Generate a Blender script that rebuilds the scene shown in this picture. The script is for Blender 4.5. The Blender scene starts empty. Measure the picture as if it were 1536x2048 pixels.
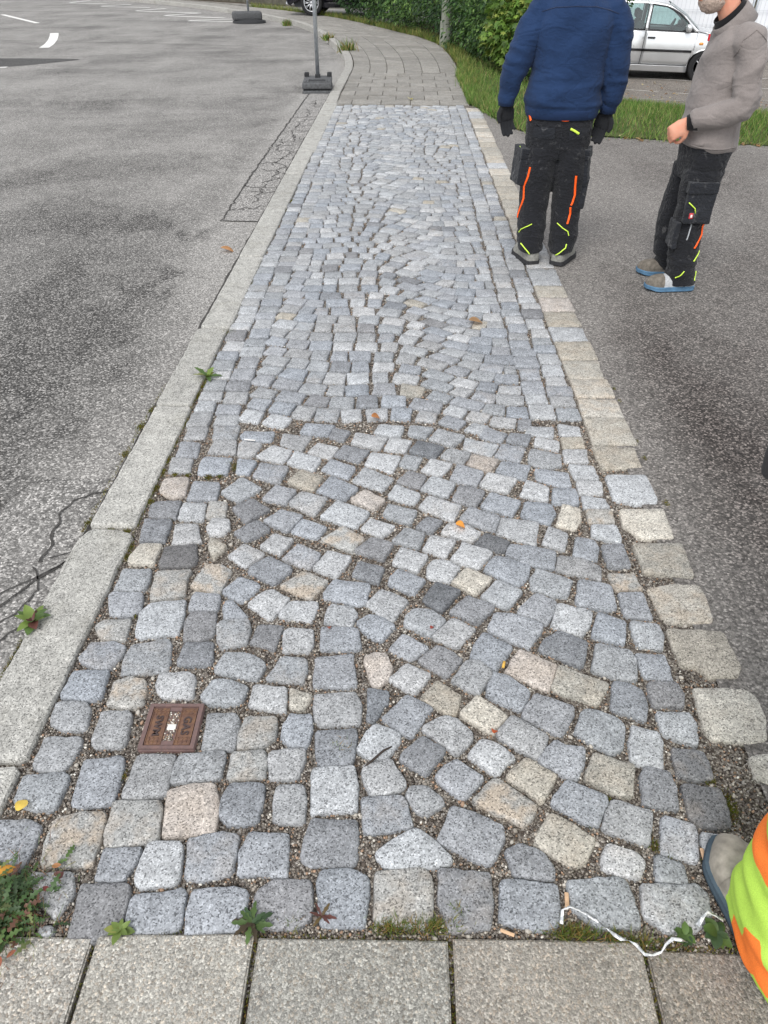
import bpy, bmesh, math, random
import numpy as np
from mathutils import Vector, Matrix, noise
from mathutils.bvhtree import BVHTree
random.seed(7); rng = np.random.default_rng(7)
R = math.radians
S = bpy.context.scene
COL = S.collection

# ---------------------------------------------------------------- camera, sky, sun, exposure
cam_d = bpy.data.cameras.new('camera'); cam = bpy.data.objects.new('camera', cam_d); COL.objects.link(cam)
cam.location = (0, 0, 1.6); cam.rotation_euler = (R(90 - 38.2), 0, R(1.5))
cam_d.sensor_fit = 'VERTICAL'; cam_d.sensor_height = 36; cam_d.sensor_width = 27
cam_d.lens = 1420 / 2048 * 36; cam_d.clip_start = 0.02; cam_d.clip_end = 6000
S.camera = cam
W = bpy.data.worlds.new('World'); S.world = W; W.use_nodes = True
wn = W.node_tree.nodes; wl = W.node_tree.links; wn.clear()
SUN_EL, SUN_ROT = R(52), R(200)
sky = wn.new('ShaderNodeTexSky'); sky.sky_type = 'NISHITA'; sky.sun_disc = False
sky.sun_elevation = SUN_EL; sky.sun_rotation = SUN_ROT; sky.air_density = 1.0; sky.dust_density = 0.6; sky.ozone_density = 1.0
hs = wn.new('ShaderNodeHueSaturation'); hs.inputs['Saturation'].default_value = 0.14
bg = wn.new('ShaderNodeBackground'); bg.inputs['Strength'].default_value = 0.15
wo = wn.new('ShaderNodeOutputWorld')
wl.new(sky.outputs[0], hs.inputs['Color']); wl.new(hs.outputs[0], bg.inputs[0]); wl.new(bg.outputs[0], wo.inputs[0])
sun_d = bpy.data.lights.new('sun', 'SUN'); sun_d.energy = 1.2; sun_d.angle = R(25); sun_d.color = (1, 0.97, 0.93)
sun = bpy.data.objects.new('sun', sun_d); COL.objects.link(sun)
sun.rotation_euler = (R(90) - SUN_EL, 0, R(180) - SUN_ROT)
S.view_settings.view_transform = 'Standard'; S.view_settings.look = 'None'
S.view_settings.gamma = 1; S.view_settings.use_curve_mapping = False
S.view_settings.exposure = 0.88
S.cycles.max_bounces = 6; S.cycles.transparent_max_bounces = 12

# ---------------------------------------------------------------- helpers
def lin(r, g, b):
    f = lambda c: (c / 255 / 12.92) if c / 255 <= 0.04045 else ((c / 255 + 0.055) / 1.055) ** 2.4
    return (f(r), f(g), f(b))

def tag(o, label=None, cat=None, group=None, kind=None):
    if label: o['label'] = label
    if cat: o['category'] = cat
    if group: o['group'] = group
    if kind: o['kind'] = kind
    return o

def empty(name, loc=(0, 0, 0), rz=0.0):
    o = bpy.data.objects.new(name, None); COL.objects.link(o)
    o.location = loc; o.rotation_euler = (0, 0, rz); o.empty_display_size = 0.1
    return o

def link(name, me, mat=None, parent=None):
    o = bpy.data.objects.new(name, me); COL.objects.link(o)
    if mat is not None:
        for m in (mat if isinstance(mat, (list, tuple)) else [mat]): me.materials.append(m)
    if parent is not None: o.parent = parent
    return o

def mesh(name, V, F, mat=None, parent=None, smooth=False, cols=None, att=None):
    me = bpy.data.meshes.new(name)
    me.from_pydata([tuple(v) for v in V], [], [tuple(f) for f in F])
    if smooth: me.polygons.foreach_set('use_smooth', [True] * len(me.polygons))
    if cols is not None:
        a = me.color_attributes.new('Col', 'FLOAT_COLOR', 'POINT')
        c = np.ones((len(V), 4), np.float32); c[:, :3] = np.asarray(cols)[:, :3]
        if np.asarray(cols).shape[1] > 3: c[:, 3] = np.asarray(cols)[:, 3]
        a.data.foreach_set('color', c.ravel())
    me.update()
    return link(name, me, mat, parent)

def np_mesh(name, V, F, mat=None, parent=None, cols=None, smooth=False):
    V = np.asarray(V, np.float32); F = np.asarray(F, np.int32)
    n, k = F.shape
    me = bpy.data.meshes.new(name)
    me.vertices.add(len(V)); me.vertices.foreach_set('co', V.ravel())
    me.loops.add(n * k); me.loops.foreach_set('vertex_index', F.ravel())
    me.polygons.add(n); me.polygons.foreach_set('loop_start', np.arange(0, n * k, k, dtype=np.int32))
    me.polygons.foreach_set('loop_total', np.full(n, k, np.int32))
    if smooth: me.polygons.foreach_set('use_smooth', np.ones(n, bool))
    if cols is not None:
        a = me.color_attributes.new('Col', 'FLOAT_COLOR', 'POINT')
        c = np.ones((len(V), 4), np.float32); c[:, :cols.shape[1]] = cols
        a.data.foreach_set('color', c.ravel())
    me.update(calc_edges=True)
    return link(name, me, mat, parent)

def rot_mats(rx, ry, rz):
    cx, sx, cy, sy, cz, sz = np.cos(rx), np.sin(rx), np.cos(ry), np.sin(ry), np.cos(rz), np.sin(rz)
    n = len(rx); M = np.empty((n, 3, 3))
    M[:, 0, 0] = cz * cy; M[:, 0, 1] = cz * sy * sx - sz * cx; M[:, 0, 2] = cz * sy * cx + sz * sx
    M[:, 1, 0] = sz * cy; M[:, 1, 1] = sz * sy * sx + cz * cx; M[:, 1, 2] = sz * sy * cx - cz * sx
    M[:, 2, 0] = -sy; M[:, 2, 1] = cy * sx; M[:, 2, 2] = cy * cx
    return M

def scatter(name, TV, TF, pos, M, scale, mat, parent=None, cols=None, smooth=False):
    """many small real pieces joined into one mesh"""
    TV = np.asarray(TV, float); TF = np.asarray(TF); n = len(pos)
    sc = np.asarray(scale, float)
    if sc.ndim == 1: sc = np.repeat(sc[:, None], 3, 1)
    V = np.einsum('nij,nkj->nki', M, TV[None] * sc[:, None, :]) + np.asarray(pos)[:, None, :]
    F = TF[None] + (np.arange(n) * len(TV))[:, None, None]
    C = None if cols is None else np.repeat(np.asarray(cols), len(TV), 0)
    return np_mesh(name, V.reshape(-1, 3), F.reshape(-1, TF.shape[1]), mat, parent, C, smooth)

def sstep(a, b, x):
    t = np.clip((x - a) / (b - a), 0, 1); return t * t * (3 - 2 * t)

def bx(V, F, x0, x1, y0, y1, z0, z1):
    n = len(V)
    V += [(x0, y0, z0), (x1, y0, z0), (x1, y1, z0), (x0, y1, z0), (x0, y0, z1), (x1, y0, z1), (x1, y1, z1), (x0, y1, z1)]
    F += [(n, n + 3, n + 2, n + 1), (n + 4, n + 5, n + 6, n + 7), (n, n + 1, n + 5, n + 4), (n + 1, n + 2, n + 6, n + 5), (n + 2, n + 3, n + 7, n + 6), (n + 3, n, n + 4, n + 7)]

def box(name, x0, x1, y0, y1, z0, z1, mat, parent=None, bev=0.0, seg=2, smooth=True):
    bm = bmesh.new(); bmesh.ops.create_cube(bm, size=1)
    for v in bm.verts: v.co = ((x0 + x1) / 2 + v.co.x * (x1 - x0), (y0 + y1) / 2 + v.co.y * (y1 - y0), (z0 + z1) / 2 + v.co.z * (z1 - z0))
    if bev: bmesh.ops.bevel(bm, geom=bm.edges[:], offset=bev, segments=seg, affect='EDGES', profile=0.5)
    me = bpy.data.meshes.new(name); bm.to_mesh(me); bm.free()
    if bev and smooth: me.polygons.foreach_set('use_smooth', [True] * len(me.polygons))
    return link(name, me, mat, parent)

def tube(pts, rad, n=10, cap=True, up=(0, 0, 1), ell=None):
    """swept tube -> V, F ; rad: list of r or (rx, ry)"""
    P = [Vector(p) for p in pts]; V = []; F = []
    pr = None
    for i, p in enumerate(P):
        d = (P[min(i + 1, len(P) - 1)] - P[max(i - 1, 0)]).normalized()
        a = Vector(up) if pr is None else pr
        a = (a - d * a.dot(d))
        if a.length < 1e-4: a = Vector((1, 0, 0)) - d * d.x
        a.normalize(); pr = a; b = d.cross(a)
        r = rad[i] if hasattr(rad, '__len__') else rad
        r1, r2 = (r if hasattr(r, '__len__') else (r, r))
        for k in range(n):
            t = 2 * math.pi * k / n
            V.append(p + a * (r1 * math.cos(t)) + b * (r2 * math.sin(t)))
    for i in range(len(P) - 1):
        for k in range(n):
            k2 = (k + 1) % n
            F.append((i * n + k, i * n + k2, (i + 1) * n + k2, (i + 1) * n + k))
    if cap:
        F.append(tuple(range(n - 1, -1, -1))); F.append(tuple((len(P) - 1) * n + k for k in range(n)))
    return V, F

def tube_obj(name, pts, rad, mat, parent=None, n=10, up=(0, 0, 1)):
    V, F = tube(pts, rad, n, True, up); return mesh(name, V, F, mat, parent, True)

def lathe(name, prof, mat, parent=None, n=24, axis='Z', smooth=True):
    V = []; F = []
    for (r, z) in prof:
        for k in range(n):
            t = 2 * math.pi * k / n
            p = (r * math.cos(t), r * math.sin(t), z)
            if axis == 'Y': p = (p[0], p[2], p[1])
            V.append(p)
    m = len(prof)
    for i in range(m - 1):
        for k in range(n):
            k2 = (k + 1) % n; F.append((i * n + k, i * n + k2, (i + 1) * n + k2, (i + 1) * n + k))
    F.append(tuple(range(n))); F.append(tuple((m - 1) * n + k for k in range(n)))
    return mesh(name, V, F, mat, parent, smooth)

# ---------------------------------------------------------------- materials
class NT:
    def __init__(self, name, rough=0.9, spec=0.3):
        self.m = bpy.data.materials.new(name); self.m.use_nodes = True
        self.t = self.m.node_tree; self.n = self.t.nodes; self.l = self.t.links
        self.b = self.n['Principled BSDF']
        self.b.inputs['Roughness'].default_value = rough; self.b.inputs['Specular IOR Level'].default_value = spec
    def new(self, k, **kw):
        nd = self.n.new(k)
        for a, v in kw.items(): setattr(nd, a, v)
        return nd
    def put(self, sock, v):
        if isinstance(v, bpy.types.NodeSocket): self.l.new(v, sock)
        elif hasattr(v, '__len__') and len(v) == 3 and sock.type == 'RGBA': sock.default_value = (*v, 1)
        else: sock.default_value = v
    def pos(self, scale=(1, 1, 1), obj=False, rot=(0, 0, 0)):
        if obj: s = self.new('ShaderNodeTexCoord').outputs['Object']
        else: s = self.new('ShaderNodeNewGeometry').outputs['Position']
        mp = self.new('ShaderNodeMapping'); mp.inputs['Scale'].default_value = scale; mp.inputs['Rotation'].default_value = rot
        self.l.new(s, mp.inputs[0]); return mp.outputs[0]
    def noise(self, vec, scale, detail=3, rough=0.55, dist=0):
        n = self.new('ShaderNodeTexNoise'); self.l.new(vec, n.inputs['Vector'])
        n.inputs['Scale'].default_value = scale; n.inputs['Detail'].default_value = detail
        n.inputs['Roughness'].default_value = rough; n.inputs['Distortion'].default_value = dist
        return n.outputs['Fac']
    def vor(self, vec, scale, feat='F1', rnd=1.0):
        n = self.new('ShaderNodeTexVoronoi', feature=feat); self.l.new(vec, n.inputs['Vector'])
        n.inputs['Scale'].default_value = scale; n.inputs['Randomness'].default_value = rnd
        return n
    def ramp(self, fac, stops, interp='LINEAR'):
        r = self.new('ShaderNodeValToRGB'); r.color_ramp.interpolation = interp
        e = r.color_ramp.elements
        while len(e) < len(stops): e.new(0.5)
        for i, (p, c) in enumerate(stops):
            e[i].position = p; e[i].color = (*c, 1) if hasattr(c, '__len__') else (c, c, c, 1)
        self.put(r.inputs[0], fac); return r.outputs[0]
    def mix(self, fac, a, b, mode='MIX'):
        m = self.new('ShaderNodeMix', data_type='RGBA', blend_type=mode)
        self.put(m.inputs[0], fac); self.put(m.inputs[6], a); self.put(m.inputs[7], b); return m.outputs[2]
    def math(self, op, a, b=0.0, clamp=False):
        m = self.new('ShaderNodeMath', operation=op, use_clamp=clamp); self.put(m.inputs[0], a); self.put(m.inputs[1], b); return m.outputs[0]
    def rng(self, v, a, b, c=0.0, d=1.0):
        m = self.new('ShaderNodeMapRange'); self.put(m.inputs[0], v)
        for i, x in enumerate((a, b, c, d)): m.inputs[i + 1].default_value = x
        return m.outputs[0]
    def sep(self, v):
        s = self.new('ShaderNodeSeparateXYZ'); self.l.new(v, s.inputs[0]); return s.outputs
    def vc(self): 
        a = self.new('ShaderNodeAttribute'); a.attribute_name = 'Col'; return a
    def rand(self): return self.new('ShaderNodeObjectInfo').outputs['Random']
    def bump(self, h, strength=0.3, dist=0.01):
        b = self.new('ShaderNodeBump'); b.inputs['Strength'].default_value = strength; b.inputs['Distance'].default_value = dist
        self.put(b.inputs['Height'], h); self.l.new(b.outputs[0], self.b.inputs['Normal'])
    def col(self, c): self.put(self.b.inputs['Base Color'], c); return self.m

def plain(name, c, rough=0.7, spec=0.3, metal=0.0, var=0.12, sc=30.0):
    t = NT(name, rough, spec); p = t.pos(obj=True)
    t.b.inputs['Metallic'].default_value = metal
    n = t.noise(p, sc, 4)
    f = t.rng(n, 0.3, 0.7, 1 - var, 1 + var)
    t.col(t.mix(1.0, c, f, 'MULTIPLY')); t.bump(n, 0.05, 0.002)
    return t.m

def mat_granite(name='granite', attr=True, tint=(0.3, 0.3, 0.3), dirt=False):
    t = NT(name, 0.85, 0.25); p = t.pos()
    a = t.vc() if attr else None
    base = a.outputs['Color'] if attr else t.mix(0.0, tint, tint)
    v = t.vor(p, 330); g = t.sep(v.outputs['Color'])
    sp = t.ramp(g[0], [(0.0, 0.36), (0.13, 0.5), (0.18, 0.84), (0.55, 1.0), (0.82, 1.14), (0.94, 1.44)])
    v2 = t.vor(p, 140); g2 = t.sep(v2.outputs['Color'])
    sp2 = t.ramp(g2[0], [(0.0, 0.8), (0.3, 0.95), (0.7, 1.04), (1.0, 1.14)])
    c = t.mix(1.0, base, sp, 'MULTIPLY'); c = t.mix(1.0, c, sp2, 'MULTIPLY')
    n = t.noise(p, 17, 4, 0.6)
    c = t.mix(1.0, c, t.rng(n, 0.25, 0.75, 0.78, 1.2), 'MULTIPLY')
    # rusty iron stains that belong to the stone
    n2 = t.noise(p, 14, 3, 0.6)
    if attr:
        och = t.math('MULTIPLY', t.math('SUBTRACT', 1.0, a.outputs['Alpha']), t.rng(n2, 0.45, 0.6))
        c = t.mix(t.math('MULTIPLY', och, 0.5), c, t.mix(1.0, (0.45, 0.35, 0.25), sp, 'MULTIPLY'))
    # grime in pits
    n3 = t.noise(p, 42, 3, 0.6)
    c = t.mix(t.rng(n3, 0.64, 0.76, 0, 0.4), c, (0.09, 0.088, 0.086))
    if dirt:
        d1 = t.noise(p, 4.5, 5, 0.7, 0.5); c = t.mix(t.rng(d1, 0.52, 0.72, 0, 0.42), c, t.mix(1.0, c, (0.62, 0.6, 0.54), 'MULTIPLY'))
        d2 = t.noise(p, 19, 2, 0.5); c = t.mix(t.rng(d2, 0.7, 0.76, 0, 0.55), c, (0.12, 0.115, 0.105))
    # hewn surface: broad hollows, then the crystal grain
    hw = t.noise(p, 30, 3, 0.65, 0.4)
    b1 = t.new('ShaderNodeBump'); b1.inputs['Strength'].default_value = 0.4; b1.inputs['Distance'].default_value = 0.006; t.put(b1.inputs['Height'], hw)
    b2 = t.new('ShaderNodeBump'); b2.inputs['Strength'].default_value = 0.5; b2.inputs['Distance'].default_value = 0.0022
    t.put(b2.inputs['Height'], t.math('ADD', t.math('MULTIPLY', g[0], 0.35), n3)); t.l.new(b1.outputs[0], b2.inputs['Normal']); t.l.new(b2.outputs[0], t.b.inputs['Normal'])
    return t.col(c)

def mat_asphalt(name, dark, light, worn_fn=None, grain=150, warm=(1, 1, 1), bands=None):
    t = NT(name, 0.92, 0.25); p = t.pos()
    xyz = t.sep(p)
    v = t.vor(p, grain); g = t.sep(v.outputs['Color'])
    big = t.noise(t.pos((1, 0.55, 1)), 0.9, 5, 0.6, 0.3)
    med = t.noise(p, 5.5, 4, 0.6)
    w = t.math('ADD', t.rng(big, 0.22, 0.78), t.rng(med, 0.2, 0.8, -0.2, 0.2))
    if worn_fn: w = worn_fn(t, xyz, w)
    w = t.math('ADD', w, 0.0, True)
    st_d = t.ramp(g[0], [(0.0, 0.3), (0.3, 0.6), (0.55, 1.0), (0.72, 1.7), (0.86, 2.6), (0.97, 4.2)])
    st_l = t.ramp(g[0], [(0.0, 0.5), (0.3, 0.8), (0.7, 1.1), (0.9, 1.45), (0.98, 1.8)])
    cd = t.mix(1.0, dark, st_d, 'MULTIPLY'); cl = t.mix(1.0, light, st_l, 'MULTIPLY')
    c = t.mix(w, cd, cl)
    edge = t.rng(v.outputs['Distance'], 0.0, 0.75, 1.12, 0.72)
    c = t.mix(1.0, c, edge, 'MULTIPLY')
    fine = t.noise(p, 420, 2, 0.5)
    c = t.mix(1.0, c, t.rng(fine, 0.3, 0.7, 0.8, 1.2), 'MULTIPLY')
    t.bump(t.math('SUBTRACT', 1.0, v.outputs['Distance']), 0.7, 0.004)
    return t.col(c)

def mat_concrete(name, c0, grain=150, var=0.15, spots=True, warm=0.0):
    t = NT(name, 0.9, 0.2); p = t.pos()
    v = t.vor(p, grain); g = t.sep(v.outputs['Color'])
    st = t.ramp(g[0], [(0.0, 0.5), (0.2, 0.74), (0.55, 1.0), (0.82, 1.2), (0.95, 1.7)])
    a = t.vc()
    pn = t.noise(p, 3.2, 4, .6)
    c = t.mix(t.rng(pn, .35, .65, .65, 1.0), a.outputs['Color'], t.mix(1.0, a.outputs['Color'], st, 'MULTIPLY'))
    c = t.mix(t.rng(g[1], 0.78, 0.84, 0, 0.5), c, t.mix(1.0, c, (1.12, 0.98, 0.86), 'MULTIPLY'))
    v2 = t.vor(p, grain * 2.6); g2 = t.sep(v2.outputs['Color'])
    c = t.mix(1.0, c, t.rng(g2[0], 0, 1, 0.68, 1.3), 'MULTIPLY')
    n = t.noise(p, 6, 5, 0.65)
    c = t.mix(1.0, c, t.rng(n, 0.25, 0.75, 1 - var, 1 + var), 'MULTIPLY')
    n2 = t.noise(p, 17, 3, 0.6)
    c = t.mix(t.rng(n2, 0.64, 0.72, 0, 0.45), c, (0.09, 0.08, 0.07))
    n4 = t.noise(p, 2.3, 5, 0.7, 0.6); c = t.mix(t.rng(n4, 0.5, 0.7, 0, 0.35), c, t.mix(1.0, c, (0.66, 0.62, 0.55), 'MULTIPLY'))
    t.bump(t.math('SUBTRACT', t.math('MULTIPLY', g2[0], 0.4), v.outputs['Distance']), 0.55, 0.003)
    return t.col(c)

def mat_vc(name, rough=0.8, spec=0.25, var=0.25, sc=60, sub=0.0):
    """colour from the piece's own Col attribute"""
    t = NT(name, rough, spec); a = t.vc(); p = t.pos()
    n = t.noise(p, sc, 3)
    c = t.mix(1.0, a.outputs['Color'], t.rng(n, 0.25, 0.75, 1 - var, 1 + var), 'MULTIPLY')
    if sub: 
        tr = t.new('ShaderNodeBsdfTranslucent'); t.put(tr.inputs[0], c)
        mx = t.new('ShaderNodeMixShader'); mx.inputs[0].default_value = sub
        t.l.new(t.b.outputs[0], mx.inputs[1]); t.l.new(tr.outputs[0], mx.inputs[2])
        t.l.new(mx.outputs[0], t.n['Material Output'].inputs[0])
    return t.col(c)

M_GRAN = mat_granite(); M_KERB = mat_granite('kerb_granite', dirt=True)
M_CONC = mat_concrete('washed_concrete', None, 235)
M_PAVER = mat_concrete('paver_concrete', None, 220, 0.2)
M_PEB = mat_vc('pebble', 0.75, 0.3, 0.15, 200)
M_LEAF = mat_vc('leaf', 0.5, 0.4, 0.25, 25, 0.3)
M_GRASS = mat_vc('grass_blade', 0.6, 0.3, 0.3, 8, 0.25)
M_MOSS = mat_vc('moss', 0.95, 0.1, 0.3, 90)

def gravel_bed():
    t = NT('gravel_bed', 0.95, 0.2); p = t.pos()
    v = t.vor(p, 190); g = t.sep(v.outputs['Color'])
    c = t.ramp(g[0], [(0.0, (0.045, 0.038, 0.032)), (0.4, (0.12, 0.1, 0.085)), (0.75, (0.26, 0.235, 0.205)), (0.95, (0.5, 0.47, 0.43))])
    n = t.noise(p, 9, 4)
    c = t.mix(1.0, c, t.rng(n, 0.3, 0.7, 0.65, 1.2), 'MULTIPLY')
    t.bump(t.math('SUBTRACT', 1.0, v.outputs['Distance']), 1.0, 0.005)
    return t.col(c)
M_BED = gravel_bed()

# ================================================================ SETTING: ground sheets
def road_z(x, y): return -0.02 - 0.10 * float(sstep(11.5, 17.5, y)) if x < 0.3 or y < 9 else None
def worn_road(t, xyz, w):
    # dusty pale strip along the kerb, oil-dark wheel band further out
    x = xyz[0]
    kerb = t.rng(x, -1.62, -1.2, 0, 0.85)
    far = t.rng(xyz[1], 2.6, 8.0, -0.36, 0.2)
    # damp oily stains along the gutter line
    sn = t.noise(t.pos((1, .55, 1)), 2.1, 3, .55, .4)
    win = t.math('MULTIPLY', t.rng(x, -2.6, -1.9, 0, 1), t.rng(x, -1.5, -1.22, 1, 0))
    stain = t.math('MULTIPLY', t.math('MULTIPLY', t.rng(sn, .5, .6, 0, -0.75), win), t.rng(xyz[1], 5.2, 6.5, 1, 0.2))
    sn2 = t.noise(t.pos((.5, 1, 1)), .55, 4, .6, .6)
    return t.math('ADD', t.math('ADD', t.math('ADD', t.math('ADD', w, kerb), far), stain), t.rng(sn2, .5, .62, 0, -.3))
M_ROAD = mat_asphalt('road_asphalt', (0.105, 0.101, 0.096), (0.335, 0.323, 0.306), worn_road, 140)
def worn_drive(t, xyz, w):
    near = t.rng(xyz[0], 1.0, 1.32, 0.75, 0)
    far = t.rng(xyz[1], 1.6, 5.5, -0.45, 0.32)
    return t.math('ADD', t.math('ADD', w, near), far)
M_DRIVE = mat_asphalt('driveway_asphalt', (0.07, 0.061, 0.056), (0.235, 0.22, 0.205), worn_drive, 135)
M_PARK = mat_asphalt('car_park_asphalt', (0.12, 0.106, 0.093), (0.29, 0.262, 0.232), None, 90)

def grid_sheet(name, xs, ys, zf, mat, **kw):
    V = [(x, y, zf(x, y)) for y in ys for x in xs]; n = len(xs)
    F = [(j * n + i, j * n + i + 1, (j + 1) * n + i + 1, (j + 1) * n + i) for j in range(len(ys) - 1) for i in range(n - 1)]
    o = mesh(name, V, F, mat, None, True); tag(o, **kw); return o

def gz(x, y):
    z = -0.025 - 0.10 * float(sstep(11.5, 17.5, y))
    return z - 1.1 * float(sstep(0.2, 2.2, x) * sstep(9.5, 13, y))
grid_sheet('road', [-3000, -400, -120, -40, -15, -8, -4, -2, -1.4, -0.6, 0.2, 0.8, 1.5, 2.2, 6, 15, 40, 120, 400, 3000],
           [-600, -60, -10, -2, 0, 2, 4, 6, 8, 9.5, 10.5, 11] + [11.4 + .3 * k for k in range(22)] + [18.5, 20, 30, 45, 80, 200, 600, 3500], gz, M_ROAD,
           label='weathered grey asphalt road curving away on the left', cat='road', kind='structure')

# driveway, asphalt right of the stone border
Vd = []; 
def poly_sheet(name, pts, z, mat, **kw):
    bm = bmesh.new(); vs = [bm.verts.new((x, y, z if not callable(z) else z(x, y))) for x, y in pts]
    f = bm.faces.new(vs); bmesh.ops.triangulate(bm, faces=[f])
    bm.normal_update()
    if sum(f.normal.z for f in bm.faces) < 0: bmesh.ops.reverse_faces(bm, faces=bm.faces[:])
    me = bpy.data.meshes.new(name); bm.to_mesh(me); bm.free()
    o = link(name, me, mat); tag(o, **kw); return o
LAWN_F = [(.92, 10.98), (1.1, 9.95), (1.24, 9.35), (1.5, 9.0), (2.38, 8.8), (3.84, 8.42), (6, 7.9), (9, 7.2), (14, 6.0)]
poly_sheet('driveway', [(0.9, -3), (14, -3)] + LAWN_F[::-1] + [(0.9, 10.9)], -0.006, M_DRIVE,
           label='brown grey asphalt driveway right of the cobbles', cat='driveway', kind='structure')
def park_z(x, y): return -0.6 * float(sstep(9.0, 18.0, y + 0.2 * (x - 3))) - 0.012
grid_sheet('car_park', [1.7, 2.5, 3.5, 4.5, 6, 8, 11, 15, 25, 60], [8.6, 9.4, 10, 10.7, 11.5, 12.3, 13, 14, 15, 16, 17, 18.2, 20, 24, 40, 90],
           lambda x, y: park_z(x, y) - (0.8 * float(sstep(3.0, 1.7, x)) if y > 11 else 0) - (0.15 if y < 9 else 0), M_PARK,
           label='gravelly asphalt car park beyond the lawn strip', cat='car park', kind='structure')

# bed below the cobbles and the pavement
M_SOIL = plain('soil', (0.06, 0.045, 0.032), 0.95, 0.1, 0, 0.35, 12)
KO = [(-1.1, 10.6), (-1.1, 12.0), (-1.09, 13.6), (-1.11, 15.2), (-1.3, 17.2), (-1.65, 19.3), (-2.26, 22.2), (-3.13, 25.2), (-4.43, 28.0), (-6.16, 31.0), (-8.3, 34.3), (-11.2, 37.8), (-15, 41.5), (-20, 45.5)]
PR = [(0.8, 10.95), (0.86, 12.5), (0.9, 14.2), (0.9, 16.0), (0.75, 18.6), (0.4, 20.4), (-0.16, 22.0), (-1.04, 24.4), (-2.1, 27.0), (-3.6, 29.7), (-5.8, 32.8), (-8.5, 36.2), (-12.5, 40.0), (-17.5, 44.3)]
def curve_at(P, n):
    """arc-length resample with Catmull-Rom"""
    P = [Vector((p[0], p[1], 0)) for p in P]; Q = []
    for i in range(len(P) - 1):
        a, b, c, d = P[max(i - 1, 0)], P[i], P[i + 1], P[min(i + 2, len(P) - 1)]
        for k in range(12):
            t = k / 12
            Q.append(0.5 * ((2 * b) + (c - a) * t + (2 * a - 5 * b + 4 * c - d) * t * t + (3 * b - a - 3 * c + d) * t ** 3))
    Q.append(P[-1]); L = [0]
    for i in range(1, len(Q)): L.append(L[-1] + (Q[i] - Q[i - 1]).length)
    out = []; j = 0
    for k in range(n):
        s = L[-1] * k / (n - 1)
        while j < len(Q) - 2 and L[j + 1] < s: j += 1
        u = (s - L[j]) / max(L[j + 1] - L[j], 1e-6); out.append(Q[j].lerp(Q[j + 1], min(max(u, 0), 1)))
    return out, L[-1]
def offs(Q, d):
    out = []
    for i, p in enumerate(Q):
        t = (Q[min(i + 1, len(Q) - 1)] - Q[max(i - 1, 0)]).normalized(); out.append(p + Vector((t.y, -t.x, 0)) * d)
    return out

path = mesh('cobbled_path', [(-1.0, 0.5, -0.016), (0.99, 0.5, -0.016), (0.99, 10.95, -0.016), (-1.0, 10.95, -0.016)], [(0, 1, 2, 3)], M_BED)
tag(path, 'pavement strip of grey granite cobbles with gravel joints', 'cobbled path', kind='structure')

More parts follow.
